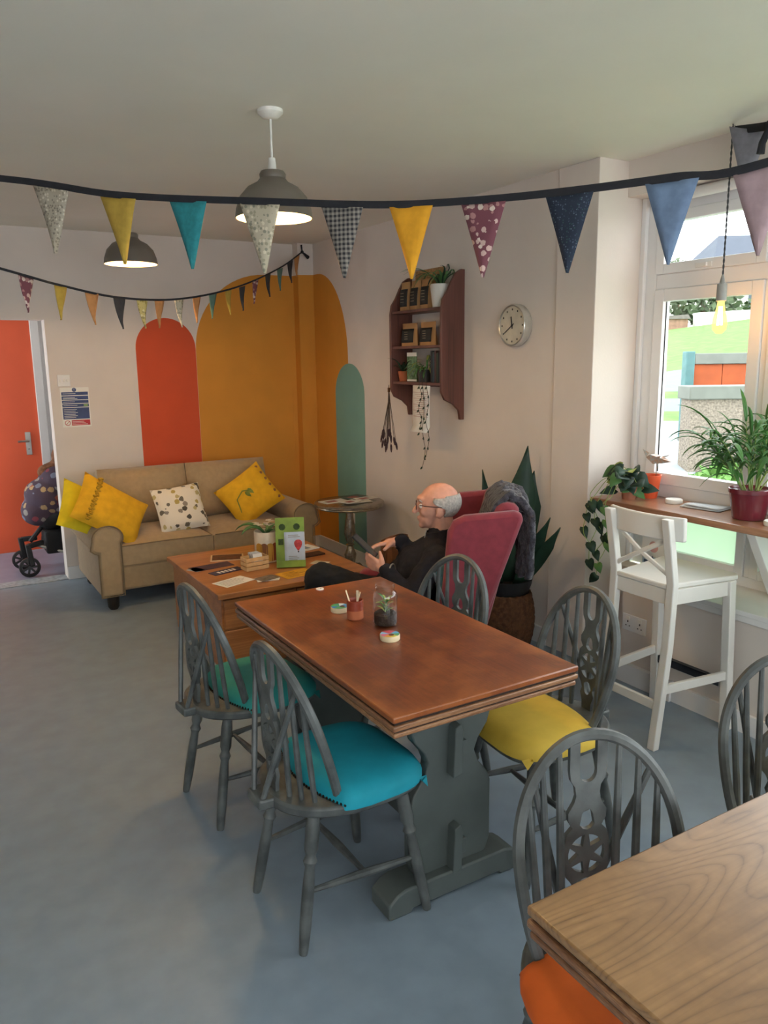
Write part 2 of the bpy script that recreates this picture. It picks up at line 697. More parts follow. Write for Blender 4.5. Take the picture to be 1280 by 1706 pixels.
# ================================================================== ROOM SHELL
XL, XR, YB, YF, ZC = -2.6, 3.0, -2.2, 6.28, 2.6
struct('floor', MB().box(XL, XR + .35, YB, YF + .14, -.1, 0), M_FLOOR, label='smooth blue-grey vinyl floor')
struct('ceiling', MB().box(XL, XR + .42, YB, YF + .14, ZC, ZC + .1), M_CEIL, label='plain off-white painted ceiling')
# back wall with the opening to the hall at its left end
wb = struct('wall_back', MB().box(.865, XR + .2, YF, YF + .14, 0, ZC).box(-.35, .865, YF, YF + .14, 1.96, ZC).box(XL, -.35, YF, YF + .14, 0, ZC), M_WALL, label='cream back wall with painted arches and a hall opening')
wr = struct('wall_right', MB().box(XR, XR + .2, 3.21, YF, 0, ZC), M_WALL, label='cream side wall carrying the shelf and the clock')
pil = struct('wall_pillar', MB().box(XR - .012, XR + .42, 2.93, 3.215, 0, ZC), M_WALL, label='cream pier at the edge of the window recess', bevel=.004)
lint = struct('wall_lintel', MB().box(3.19, XR + .42, -2.2, 2.93, 2.43, ZC), M_WALL, label='plastered lintel above the window')
low = struct('wall_low', MB().box(XR, 3.3, -2.2, 2.67, 0, .53).box(3.2, 3.3, 2.67, 2.93, 0, .53), M_WALL, label='low wall below the window sill')
struct('baseboard_window', MB().box(XR - .016, XR, -2.2, 2.33, 0, .09).box(XR - .03, XR, 2.33, 2.67, 0, .1), M_WHITE, label='white skirting board below the window')
struct('baseboard_right', MB().box(XR - .016, XR, 3.215, YF - .016, 0, .1), M_WHITE, label='white skirting board along the side wall')
struct('baseboard_back', MB().box(.87, XR - .1, YF - .016, YF, 0, .1), M_WHITE, label='white skirting board along the back wall')
struct('trim_pipe', MB().box(2.86, XR, YF - .1, YF, 0, ZC), M_YEL if False else M_WALL, label='boxed-in pipe running up the room corner')

struct('wall_left', MB().box(XL - .1, XL, YB, YF + .14, 0, ZC), M_WALL, label='unseen cream wall added to close off daylight from the left')  # added out of view so side daylight doesn't outweigh the window

struct('wall_front', MB().box(XL, XR + .42, YB - .1, YB, 0, .8).box(XL, XR + .42, YB - .1, YB, 2.3, ZC).box(XL, -1.9, YB - .1, YB, .8, 2.3).box(2.5, XR + .42, YB - .1, YB, .8, 2.3), M_WALL, label='unseen cream wall added behind the viewer, its wide opening sized to limit fill light')  # out-of-view wall added to cut fill from behind, opening shaped for that

# painted arches (flat paint films on the walls)


def paint(name, poly, fn, mat, parent, label):
    o = MB().prism(poly, fn, 0, .0015).build(name, mat, parent, False)
    o['label'] = label
    return o


back = lambda u, v, t: (u, YF - t, v)
side = lambda u, v, t: (XR - t, u, v)
paint('painted_arch', arch_poly(1.506, 1.98, .1, 1.985), back, M_RED, wb, 'red-orange painted arch')
big = [(1.982, .1), (2.86, .1), (2.86, 2.345)] + [(2.6 - .618 * sin(a), 1.73 + .615 * cos(a)) for a in [pi / 2 * i / 16 for i in range(17)]]
paint('painted_arch', big, back, M_YEL, wb, 'mustard painted arch, part on the back wall')
paint('painted_arch', [(2.86, .1), (XR, .1), (XR, 2.35), (2.86, 2.345)], lambda u, v, t: (u, YF - .1 - t, v), M_YEL, wb, 'mustard painted arch, part on the pipe boxing')
paint('painted_arch', [(YF - .1, .1), (YF, .1), (YF, 2.345), (YF - .1, 2.345)], lambda u, v, t: (2.86 - t, u, v), M_YEL, wb, 'mustard painted arch, part on the boxing cheek')
bs = [(YF - .1, .1), (YF - .1, 2.35), (6.1, 2.35)] + [(6.1 - .51 * sin(a), 1.66 + .69 * cos(a)) for a in [pi / 2 * i / 16 for i in range(1, 17)]] + [(5.59, .1)]
paint('painted_arch', bs, side, M_YEL, wr, 'mustard painted arch, part on the side wall')
paint('painted_arch', [(a, b) for a, b in arch_poly(5.33, 5.815, .1, 1.615)], lambda u, v, t: (XR - .0016 - t, u, v), M_TEAL, wr, 'narrow teal painted arch')
# faint access panel outlines in the mural
for i, (a, b, c, d) in enumerate(((2.1, 2.82, .79, .796), (2.82, 2.826, .79, 1.4), (1.98, 2.1, .79, .796))):
    MB().box(a, b, YF - .005, YF - .0015, c, d).build('panel_bead', M_YEL, wb, False)

# hall beyond the opening
hf = struct('floor_hall', MB().box(-1.6, 1.9, YF + .14, 7.62, -.1, 0), M_HALLFLOOR, label='grey-mauve vinyl floor of the hall')
struct('trim_threshold', MB().box(-.35, .865, YF - .01, YF + .15, 0, .006), P('worn_threshold', '9aa2a8', .5, .25, 30), label='worn metal threshold strip between hall and room')
struct('wall_hall', MB().box(.975, 2.0, 7.5, 7.62, 0, ZC).box(-1.6, .2, 7.5, 7.62, 0, ZC).box(.2, .975, 7.5, 7.62, 2.06, ZC).box(1.9, 2.0, YF + .14, 7.5, 0, ZC), M_WHITE, label='white wall at the end of the hall')
struct('ceiling_hall', MB().box(-1.6, 2.0, YF + .14, 7.62, ZC, ZC + .1), M_CEIL, label='hall ceiling')
dr = struct('door_1', MB().box(.2, .905, 7.47, 7.51, .004, 2.03), M_DOOR, label='orange hall door', bevel=.004)
MB().box(.905, .975, 7.44, 7.5, 0, 2.08).box(.15, .2, 7.44, 7.5, 0, 2.08).box(.15, .975, 7.44, 7.5, 2.03, 2.08).build('door_frame', M_WHITE, dr, False, .004)
hp = MB().box(.785, .83, 7.458, 7.47, .86, 1.06).build('handle_plate', M_STEEL, dr, False, .003)
MB().tube([(.81, 7.46, .985), (.81, 7.42, .985), (.72, 7.415, .985)], .009, 8).build('lever', M_STEEL, hp)
MB().lathe([(.009, 0), (.009, .004)], 10, (.807, 7.457, .91)).build('lock_knob', M_BLACK, hp)

# ------------------------------------------------------------------ window
XW = 3.32


def win_bar(y0, y1, z0, z1, x0=XW, x1=XW + .07):
    return (x0, x1, y0, y1, z0, z1)


w1 = struct('window_1', MB().box(*win_bar(2.835, 2.912, .53, 2.43)).box(*win_bar(-2.2, 2.835, 2.345, 2.43)).box(*win_bar(-2.2, 2.835, .9, .985)).box(*win_bar(-2.2, 2.835, 1.975, 2.05)).box(*win_bar(-2.2, 2.835, .53, .6)).box(3.295, XW, 2.9, 2.93, .53, 2.43), M_UPVC, label='white plastic window frame', bevel=.004)
edges = [2.835, 2.19, 1.17, .15, -.87, -1.89]
for i in range(5):
    y1, y0 = edges[i], edges[i + 1]
    MB().box(*win_bar(y0 - .035, y0 + .035, .6, .9)).box(*win_bar(y0 - .035, y0 + .035, .985, 1.975)).box(*win_bar(y0 - .035, y0 + .035, 2.05, 2.345)).build('mullion', M_UPVC, w1, False, .004)
    a, b = y0 + .035, y1
    for z0, z1, bw, film in ((.6, .9, .045, True), (.985, 1.975, .06, False), (2.05, 2.345, .05, False)):
        sx0, sx1 = XW - .012, XW + .04
        s = MB().box(sx0, sx1, a, a + bw, z0, z1).box(sx0, sx1, b - bw, b, z0, z1).box(sx0, sx1, a + bw, b - bw, z0, z0 + bw).box(sx0, sx1, a + bw, b - bw, z1 - bw, z1).build('sash', M_UPVC, w1, False, .004)
        MB().box(XW + .012, XW + .018, a + bw - .002, b - bw + .002, z0 + bw - .002, z1 - bw + .002).build('pane', M_FILM if film else M_GLASS, s, False)
        if z0 == 2.05:
            MB().box(XW - .022, XW - .012, (a + b) / 2 - .03, (a + b) / 2 + .06, 2.06, 2.082).box(XW - .034, XW - .02, (a + b) / 2 - .01, (a + b) / 2 + .02, 2.062, 2.08).build('window_catch', M_WHITE, s, False, .002)
        if z0 == .985:
            MB().box(XW + .0105, XW + .012, a + bw, a + bw + .006, z0 + bw, z1 - bw).box(XW + .0105, XW + .012, b - bw - .006, b - bw, z0 + bw, z1 - bw).build('pane_gasket', M_BLACK, s, False)
struct('trim_sill', MB().box(2.985, XW, -2.2, 2.67, .53, .553).box(2.99, 3.005, -2.2, 2.67, .5, .53), M_WHITE, label='white window sill board', bevel=.003)
# roller blind cassette under the lintel
bl = thing('roller_blind', 'white roller blind rolled up under the window lintel', 'blind', (3.26, 2.55, 2.37))
MB().tube([(0, -.5, .03), (0, .24, .03)], .026, 12).build('roller', M_WHITE, bl)
MB().box(-.03, .03, .24, .25, -.01, .06).build('bracket', M_UPVC, bl, False)
MB().box(-.03, .03, -.51, -.5, -.01, .06).build('bracket', M_UPVC, bl, False)

# sockets and switches
sk = tag(MB().box(0, .008, -.075, .075, -.043, .043).build('wall_socket', M_WHITE, None, False, .003), 'white double socket on the low wall behind the stool', 'socket')
sk.location = (XR - .008, 2.585, .315)
for yy in (-.038, .038):
    MB().box(-.003, 0, yy - .012, yy + .012, .018, .034).build('rocker', M_CARD, sk, False)
    MB().box(-.0015, 0, yy - .003, yy + .003, .002, .012).box(-.0015, 0, yy - .014, yy - .008, -.018, -.013).box(-.0015, 0, yy + .008, yy + .014, -.018, -.013).build('pin_hole', M_BLACK, sk, False)
sk2 = tag(MB().box(0, .008, -.043, .043, -.043, .043).build('wall_socket', M_WHITE, None, False, .003), 'white socket on the teal arch under the silver table', 'socket')
sk2.location = (XR - .011, 5.56, .36)
MB().box(-.002, 0, -.03, .03, -.01, .002).build('rocker', M_CARD, sk2, False)
sw = tag(MB().box(-.045, .045, 0, .009, -.043, .043).build('light_switch', M_WHITE, None, False, .003), 'white three-gang light switch above the safety notice', 'switch')
sw.location = (.962, YF - .009, 1.52)
for i in (-1, 0, 1):
    MB().box(i * .026 - .006, i * .026 + .006, -.005, 0, -.01, .01).build('rocker', M_CARD, sw, False, .002)

# safety notice
nt = tag(MB().box(0, .205, 0, .002, 0, .295).build('safety_notice', M_CARD, None, False), 'laminated blue and red fire safety notice by the hall opening', 'notice')
nt.location = (.928, YF - .003, 1.172)
M_NBLUE = P('notice_blue', '3b4a78', .6)
M_NRED = P('notice_red', 'b8313c', .6)
for z0, z1, x0, x1, mt in ((.238, .262, .008, .197, M_NBLUE), (.205, .232, .008, .197, M_NBLUE), (.178, .2, .008, .197, M_NBLUE), (.15, .173, .008, .197, M_NBLUE), (.06, .145, .008, .197, M_NBLUE), (.012, .052, .065, .197, M_NRED)):
    MB().box(x0, x1, -.0006, 0, z0, z1).build('printed_band', mt, nt, False)
for z in (.25, .22, .212, .189, .162, .132, .12, .108, .096, .084, .072, .04, .03, .02):
    x0 = .07 if z < .05 else .016
    MB().box(x0, x0 + random.uniform(.08, .115), -.001, -.0006, z - .0015, z + .0015).build('printed_line', M_CARD, nt, False)
MB().box(.16, .19, -.001, -.0006, .155, .168).build('printed_line', P('notice_green', '8fae6a', .6), nt, False)
ring = xf(MB().lathe([(.015, 0), (.015, .0006)], 20), Matrix.Translation((.1, 0, .278)) @ Matrix.Rotation(pi / 2, 4, 'X'))
rr_ = ring.build('round_symbol', M_NBLUE, nt, False)
ex = obj('lettering', text_mesh('!', .026, M_CARD), nt)
ex.location = (.1, -.0012, .278)
ex.rotation_euler = (pi / 2, 0, 0)
rg = [(cos(2 * pi * i / 24), sin(2 * pi * i / 24)) for i in range(24)]
pr = plate([[(x * .02, y * .02) for x, y in rg], [(x * .016, y * .016) for x, y in rg]], .0006)
pr.box(-.017, .017, -.0016, .0016, -.0003, .0003)
xf(pr, Matrix.Translation((.036, -.0005, .032)) @ Matrix.Rotation(pi / 2, 4, 'X') @ Matrix.Rotation(.8, 4, 'Z')).build('prohibition_symbol', M_NRED, nt, False)

# ================================================================== WHEELBACK CHAIRS
HW = .195


def hoop_pts(n=48, off=0):
    pts = []
    for i in range(n + 1):
        a = (2 * i / n - 1) * 2.1
        if abs(a) < pi / 2:
            y, z = (HW - .012 - off) * sin(a), .64 + (.868 - off - .64) * cos(a)
        else:
            s = (abs(a) - pi / 2) / (2.1 - pi / 2)
            y, z = math.copysign(HW - .012 - off - .03 * s * s, a), .64 - (.64 - .435) * s
        x = -.07 + (-.205 + .07) * (z - .44) / .43
        pts.append((x, y, z))
    return pts


def seat_outline(n=40, k=1.0):
    """rounded wheelback seat: broad front, horseshoe rear"""
    pts = []
    for i in range(n):
        a = 2 * pi * i / n
        c, s = cos(a), sin(a)
        e = .5 if c > 0 else .85
        x = .225 * math.copysign(abs(c) ** e, c)
        y = .212 * math.copysign(abs(s) ** (.5 if c > 0 else .75), s)
        if c < 0:
            y *= 1 - .13 * abs(c)
        pts.append((x * k, y * k))
    return pts


def dome(outline, z0, z1, clip=None, drop=.02, rings=6):
    """upholstered pad over an outline; clip(x,y)->(x,y)"""
    mb = MB()
    n = len(outline)
    for r in range(rings + 1):
        t = r / rings
        k = cos(t * pi / 2) if r < rings else 0
        k = (1 - t) ** .5 if False else max(0.0, 1 - t ** 1.6)
        z = z0 + (z1 - z0) * (1 - (1 - t) ** 3) if r else z0
        for x, y in outline:
            if clip:
                x, y = clip(x, y)
            mb.v.append((x * k + (1 - k) * .03, y * k, z))
    lo = len(mb.v)
    for x, y in outline:
        if clip:
            x, y = clip(x, y)
        mb.v.append((x * 1.0 + (1 - 1.0), y, z0 - drop))
    for r in range(rings):
        for i in range(n):
            j = (i + 1) % n
            mb.f.append((r * n + i, r * n + j, (r + 1) * n + j, (r + 1) * n + i))
    for i in range(n):
        j = (i + 1) % n
        mb.f.append((lo + i, lo + j, j, i))
    mb.f.append(tuple(lo + i for i in range(n)))
    return mb


def splat_polys():
    """pierced wheel splat in (u = across, v = up 0..0.40)"""
    half = [(.022, 0), (.024, .03), (.034, .055), (.026, .075), (.034, .092), (.048, .108), (.053, .13), (.054, .155), (.053, .18), (.048, .202), (.034, .216), (.044, .232), (.045, .25), (.032, .27), (.027, .285), (.03, .305), (.04, .32), (.043, .34), (.043, .415)]
    outer = half + [(.02, .415)] + [(.02 * cos(a), .335 - .022 * sin(a)) for a in [pi * i / 8 for i in range(9)]] + [(-.02, .415)] + [(-x, y) for x, y in reversed(half)]
    holes = []
    cx, cy, r0, r1 = 0, .155, .012, .043
    for k in range(6):
        a0 = pi / 2 + 2 * pi * k / 6 + .11
        a1 = pi / 2 + 2 * pi * (k + 1) / 6 - .11
        am = (a0 + a1) / 2
        holes.append([(cx + r1 * cos(a0 + (a1 - a0) * i / 6), cy + r1 * sin(a0 + (a1 - a0) * i / 6)) for i in range(7)] + [(cx + (r0 + .006) * cos(am), cy + (r0 + .006) * sin(am))])
    for base, s in ((.218, 1), (.092, -1)):
        holes.append([(.02 * cos(a) * (1 if sin(a) * s < 0 else .75), base + s * .014 + .023 * sin(a)) for a in [2 * pi * i / 12 for i in range(12)]])
    return [outer] + holes


LEGP = [(.012, 0), (.014, .03), (.017, .2), (.0175, .45), (.014, .6), (.021, .64), (.014, .68), (.02, .72), (.02, .88), (.015, 1)]


def make_chair(label, cover, group):
    t = thing('wheelback_chair', label, 'chair', group=group)
    so = seat_outline()
    MB().prism(so, lambda u, v, w: (u, v, w), .405, .437).build('seat', M_GREY, t, True, .008)
    clip = lambda x, y: (max(x * 1.035, -.068 - .62 * abs(abs(y) * 0) - .05 * (1 - (y / .21) ** 2)), y * 1.035)
    pad = dome(so, .447, .492, clip, .022)
    # pulled-down corners of the cover at the front
    for s in (-1, 1):
        pad.add([(.185, s * .207, .432), (.214, s * .185, .432), (.205, s * .205, .407), (.18, s * .19, .436)], [(0, 1, 2), (0, 2, 3), (1, 3, 2)])
    cv = pad.build('seat_cover', cover, t, True)
    nails = MB()
    for i in range(33):
        y = -.2 + .4 * i / 32
        nails.ball((-.07 - .05 * (1 - (y / .21) ** 2), y, .44), (.004, .0045, .0045), 6, 4)
    nt_ = nails.build('nail_trim', M_NAIL, t)
    nt_['kind'] = 'stuff'
    feet = {}
    for sx, sy, fy, ty, tx in ((.2, 1, .205, .15, .14), (.2, -1, -.205, -.15, .14), (-.2, 1, .16, .12, -.13), (-.2, -1, -.16, -.12, -.13)):
        MB().lathe(LEGP, 12, (sx, fy, 0), top=(tx, ty, .41)).build('leg', M_GREY, t)
        k = .43
        feet[(sx > 0, sy)] = Vector((sx + (tx - sx) * k, fy + (ty - fy) * k, .41 * k))
    SP = [.007, .0095, .0125, .0125, .0095, .007]
    mids = []
    for sy in (1, -1):
        a, b = feet[(True, sy)], feet[(False, sy)]
        MB().tube([a.lerp(b, q) for q in (0, .2, .45, .55, .8, 1)], SP, 8).build('stretcher', M_GREY, t)
        mids.append(a.lerp(b, .48))
    MB().tube([mids[0].lerp(mids[1], q) for q in (0, .2, .45, .55, .8, 1)], SP, 8).build('stretcher', M_GREY, t)
    hp_ = hoop_pts()
    MB().tube(hp_, [(.014, .013)] * len(hp_), 8, flat=(1, 0, 0)).build('hoop', M_GREY, t)
    # spindles
    for s in (-1, 1):
        for q, (yb, yt) in enumerate(((.062, .07), (.098, .112), (.13, .15))):
            xb = -.19 + .5 * yb * yb / .13 * .9
            a = math.asin(min(1, yt / (HW - .012)))
            zt = .64 + (.868 - .64) * cos(a)
            xt = -.07 - .135 * (zt - .44) / .43
            A, B = Vector((xb, s * yb, .43)), Vector((xt, s * yt, zt))
            MB().tube([A, A.lerp(B, .3), A.lerp(B, .65), B], [.008, .0095, .0085, .0065], 8).build('spindle', M_GREY, t)
        a, b = Vector((-.245, s * .03, .43)), Vector((-.178, s * .135, .79))
        MB().tube([a, a.lerp(b, .4), b], [.0085, .0095, .007], 8).build('brace', M_GREY, t)
    MB().prism([(-.15, -.06), (-.15, .06), (-.262, .045), (-.262, -.045)], lambda u, v, w: (u, v, w), .405, .436).build('seat_tail', M_GREY, t, True, .006)
    A, B = Vector((-.195, 0, .432)), Vector((-.2065, 0, .868))
    L = (B - A).length
    upd = (B - A).normalized()
    nrm = Vector((1, 0, 0)) - upd * upd.x
    nrm.normalize()
    sp = plate([[(u, v * L / .415) for u, v in p] for p in splat_polys()], .011)
    sp.v = [tuple(A + upd * v + Vector((0, -1, 0)) * u + nrm * w) for u, v, w in sp.v]
    sp.build('splat', M_GREY, t, True)
    return t


GC = 'grey wheelback chairs'
chair = make_chair('grey wheelback chair with turquoise seat, beside the trestle foot of the brown table', M_TEALSEAT, GC)
chair.location = (.962, 1.944, 0)
chair.rotation_euler.z = radians(2.3)


def another(label, cover, x, y, deg):
    c = copy_tree(chair)
    c['label'] = label
    c.location = (x, y, 0)
    c.rotation_euler.z = radians(deg)
    for ch in c.children:
        if ch.name.startswith('seat_cover'):
            ch.data = ch.data.copy()
            ch.data.materials[0] = cover
    return c


another('grey wheelback chair with sea-green seat, tucked at the brown table near the wooden chest', M_TEALSEAT2, .953, 2.652, 5)
another('grey wheelback chair with yellow seat, standing near the white bar stool', M_YELSEAT, 1.706, 1.846, 175)
another('grey wheelback chair with its back against the red armchair', M_TEALSEAT, 1.6, 2.40, 190)
another('grey wheelback chair with orange seat, pushed under the light oak table', M_ORSEAT, 1.08, .893, -107)
another('grey wheelback chair at the far corner of the light oak table, under the window', M_YELSEAT, 1.79, .95, -122)


# ================================================================== TRESTLE TABLES
def moulded_top(mb_top, x0, x1, y0, y1, z, M_top, parent, name='table_top'):
    tp = MB().box(x0, x1, y0, y1, z - .018, z).build(name, M_top, parent, True, .004)
    MB().box(x0 + .008, x1 - .008, y0 + .008, y1 - .008, z - .026, z - .018).build('groove_band', M_DARKLINE, parent, False)
    MB().box(x0, x1, y0, y1, z - .042, z - .026).build('edge_band', M_EDGE, parent, True, .004)
    MB().box(x0 + .008, x1 - .008, y0 + .008, y1 - .008, z - .048, z - .042).build('groove_band', M_DARKLINE, parent, False)
    MB().box(x0 + .004, x1 - .004, y0 + .004, y1 - .004, z - .062, z - .048).build('edge_band', M_EDGE, parent, True, .004)
    return tp


def trestle(parent, w, zt, alongy, pos, out):
    """one end: shaped panel on a foot beam with two keyed tenons; out = +1/-1 outward sign"""
    h = [(.15, zt), (.15, .575), (.135, .53), (.1, .485), (.086, .45), (.1, .41), (.14, .36), (.15, .33), (.15, .13), (.135, .09), (.105, .07)]
    poly = h + [(-u, v) for u, v in reversed(h)]
    fn = (lambda u, v, t: (u, pos + t, v)) if alongy else (lambda u, v, t: (pos + t, u, v))
    MB().prism(poly, fn, -.021, .021).build('end_panel', M_TRESTLE, parent, True, .004)
    fl = .25
    foot = [(-fl, 0), (-fl + .08, 0), (-fl + .085, .012), (fl - .085, .012), (fl - .08, 0), (fl, 0), (fl, .05), (fl - .03, .075), (fl - .06, .085), (-fl + .06, .085), (-fl + .03, .075), (-fl, .05)]
    MB().prism(foot, fn, -.055, .055).build('foot_beam', M_TRESTLE, parent, True, .006)
    MB().prism([(-.22, zt - .05), (.22, zt - .05), (.24, zt), (-.24, zt)], fn, -.03, .03).build('cross_bearer', M_TRESTLE, parent, True, .004)
    for z0, z1 in ((.4, .57), (.075, .235)):
        zm = (z0 + z1) / 2
        key = [(.02, z0), (.034, z0 + .02), (.034, zm - .03), (.045, zm - .03), (.045, zm + .02), (.034, zm + .02), (.034, z1 - .025), (.022, z1), (.02, z1)]
        MB().prism([(-.02, z0), (.014, z0 + .005), (.018, z1 - .03), (.008, z1), (-.012, z1 - .01)], fn, out * .02, out * .058).build('tenon_key', M_TRESTLE, parent, True, .003)
        MB().prism([(.0, zm - .035), (.036, zm - .022), (.036, zm + .024), (.0, zm + .024)], fn, out * .02, out * .05).build('tenon_end', M_TRESTLE, parent, True, .002)


def make_table(label, x0, x1, y0, y1, alongy, mt, hang=.215, hang2=.13):
    cx, cy = (x0 + x1) / 2, (y0 + y1) / 2
    t = thing('trestle_table', label, 'table', (cx, cy, 0))
    X, Y = (x1 - x0) / 2, (y1 - y0) / 2
    moulded_top(None, -X, X, -Y, Y, .74, mt, t)
    E0 = (Y if alongy else X)
    ea, eb = -(E0 - hang), E0 - hang2
    trestle(t, 0, .678, alongy, ea, -1)
    trestle(t, 0, .678, alongy, eb, 1)
    for z in (.49, .155):
        b = MB()
        if alongy:
            b.box(-.018, .018, ea, eb, z - .045, z + .045)
        else:
            b.box(ea, eb, -.018, .018, z - .045, z + .045)
        b.build('long_rail', M_TRESTLE, t, True, .003)
    return t


make_table('varnished red-brown trestle table with grey-green base', .966, 1.617, 1.595, 2.766, True, M_TABLE)
make_table('light oak trestle table with grained top', .793, 1.96, .13, .882, False, M_TABLE2, .19, .19)

# ------------------------------------------------------------------ things on the brown table
jar = thing('glass_jar', 'clear glass jar terrarium with soil and a small plant on brown table', 'jar', (1.319, 2.225, .74))
jp = [(.034, .0), (.041, .004), (.043, .015), (.043, .105), (.04, .118), (.031, .126), (.031, .132), (.034, .134), (.034, .148), (.032, .15)]
MB().lathe(jp, 28, cap=False).build('glass', M_GLASSC, jar)
MB().lathe([(.036, .006), (.04, .012), (.04, .042), (.03, .05), (.012, .047)], 20).build('soil', M_SOIL, jar)
for i in range(16):
    a = i * 2.4
    l_ = MB()
    leaf(l_, (0.004 * cos(a), .004 * sin(a), .048 + .003 * i), (cos(a), sin(a), .7 + .5 * (i % 3)), .034, .011, 1.2, seg=4)
    l_.build('leaf', M_LEAFY if i % 2 else M_LEAF, jar, solid=.0006)
MB().tube([(0, 0, .045), (.002, 0, .1)], .0025, 6).build('stem', M_STEM, jar)

sug = thing('stirrer_pot', 'small half-glazed terracotta pot of wooden stirrers', 'pot', (1.264, 2.343, .74))
MB().lathe([(.027, 0), (.03, .003), (.03, .035)], 20).build('raw_base', M_TERRA2, sug)
MB().lathe([(.0302, .034), (.0302, .068), (.028, .07), (.026, .066), (.026, .03)], 20).build('glazed_band', M_TERRA, sug)
for i in range(9):
    a = i * 2.1
    d = Vector((.35 * cos(a), .35 * sin(a), 1))
    b = Vector((.011 * cos(a + 1), .011 * sin(a + 1), .03))
    MB().beam(b, b + d.normalized() * (.065 + .012 * (i % 3)), .007, .0015, (cos(a), sin(a), .2)).build('stirrer', P('pale_birch', 'dcc7a4', .7), sug, False)


def m_wheel(name, cols):
    t = NT(name)
    tc = t.n('ShaderNodeTexCoord')
    g = t.n('ShaderNodeTexGradient', gradient_type='RADIAL')
    t.l(tc.outputs['Object'], g.inputs[0])
    t.l(t.ramp(g.outputs[1], [(i / len(cols), c) for i, c in enumerate(cols)], 'CONSTANT'), t.b.inputs['Base Color'])
    t.b.inputs['Roughness'].default_value = .35
    return t.m


M_BIRCH = P('pale_birch_disc', 'd9c6a0', .6)


def coaster(label, x, y, cols, rz):
    c = thing('wooden_disc', label, 'disc', (x, y, .74), rz)
    MB().lathe([(.032, 0), (.0335, .002), (.0335, .017), (.032, .019)], 32).build('body', M_BIRCH, c)
    MB().lathe([(.0315, .019), (.0315, .0194)], 32).build('printed_face', m_wheel('colour_wheel_print', cols), c, False)
    MB().lathe([(.009, .0194), (.009, .0198)], 16, (-.006, -.01, 0)).build('dark_centre', P('dark_print', '5d3a2a', .5), c, False)


coaster('pale wooden disc printed with a pink, green and yellow wheel, before the jar', 1.258, 2.094, ['e0a13c', 'd9c64a', '5aa06a', '4f9fd0', 'c8516a', 'c34a5e', '7fb6e0', 'd86a8a'], .4)
coaster('pale wooden disc printed blue and green, behind the stirrer pot', 1.255, 2.446, ['4fa36c', '3f86c0', '4c93cf', 'dfe6ea', '3f9a76', '57a86a', '3a7fc0', '5aa06a'], 1.2)
nm = tag(MB().lathe([(.016, 0), (.016, .003)], 20).build('table_number', M_CARD, None, True), 'tiny round white number disc at the table edge', 'number disc')
nm.location = (1.316, 2.735, .74)
q = obj('lettering', text_mesh('12', .014, P('number_ink', '77736e', .6)), nm)
q.location.z = .0034
q.rotation_euler.z = -.5

# ================================================================== SOFA
sofa = thing('sofa', 'tan two-seater sofa with rolled arms below the painted arches', 'sofa', (1.715, 5.72, 0))
SX = .81   # half width
MB().box(-SX + .16, SX - .16, -.42, .4, .12, .3).build('base', M_SOFA, sofa, True, .02)
MB().box(-SX + .1, SX - .1, .26, .44, .12, .76).build('back_frame', M_SOFA, sofa, True, .05)
armp = [(.02, .1), (.17, .1), (.17, .46)] + [(.085 + .1 * cos(a), .5 + .085 * sin(a)) for a in [radians(d) for d in range(-10, 200, 15)]] + [(-.03, .43), (0, .405), (.02, .4)]
for s in (-1, 1):
    ar = MB().prism(armp, (lambda u, v, t: (-s * SX * -1 * 1 + 0, 0, 0)) if False else (lambda u, v, t, s=s: (s * (SX - u), t, v)), -.45, .4).build('arm', M_SOFA, sofa, True, .018)
    ring_ = [(s * (SX - u), -.452, v) for u, v in armp]
    MB().tube(ring_ + [ring_[0]], .0045, 6).build('piping', M_PIPE, ar)
    for yy in (-.4, .34):
        MB().lathe([(.026, 0), (.038, .02), (.042, .105)], 14, (s * (SX - .1), yy, 0)).build('foot', M_FOOT, sofa)


def soft_box(x0, x1, y0, y1, z0, z1, puff=.03, rnd=.05, n=10):
    """cushion block with crowned top"""
    def f(u, v, top):
        x, y = x0 + (x1 - x0) * u, y0 + (y1 - y0) * v
        e = ((1 - (2 * u - 1) ** 6) * (1 - (2 * v - 1) ** 6))
        zz = z1 - rnd + rnd * max(0, e) ** .35 + puff * max(0, (1 - (2 * u - 1) ** 2) * (1 - (2 * v - 1) ** 2))
        return (x, y, zz if top else z0)
    mb = MB()
    mb.grid(n, n, lambda u, v: f(u, v, True))
    mb.grid(n, n, lambda u, v: f(u, v, False))
    m = n + 1
    N = m * m
    rim = [i * m for i in range(m)] + [(m - 1) * m + j for j in range(1, m)] + [i * m + m - 1 for i in range(m - 2, -1, -1)] + [j for j in range(m - 2, 0, -1)]
    for i in range(len(rim)):
        a, b = rim[i], rim[(i + 1) % len(rim)]
        mb.f.append((a, b, N + b, N + a))
    return mb


for i, (a, b) in enumerate(((-SX + .165, -.003), (.003, SX - .165))):
    c = soft_box(a, b, -.44, .2, .3, .46, .03, .03).build('seat_cushion', M_SOFA, sofa, True)
    MB().tube([(a + .01, -.443, .435), ((a + b) / 2, -.447, .44), (b - .01, -.443, .435)], .0045, 6).build('piping', M_PIPE, c)
    # back cushion leaning
    bc = soft_box(0, b - a, 0, .42, 0, .17, .05, .06)
    Mx = Matrix.Translation((a, .16, .45)) @ Matrix.Rotation(radians(74), 4, 'X')
    xf(bc, Mx).build('back_cushion', M_SOFA, sofa, True)


def cushion(name, label, mat, w, h, t, loc, rot, group=None):
    o = pillow(w, h, t).build(name, mat, None, True, 0, True)
    o.location = loc
    o.rotation_euler = rot
    return tag(o, label, 'cushion', group)


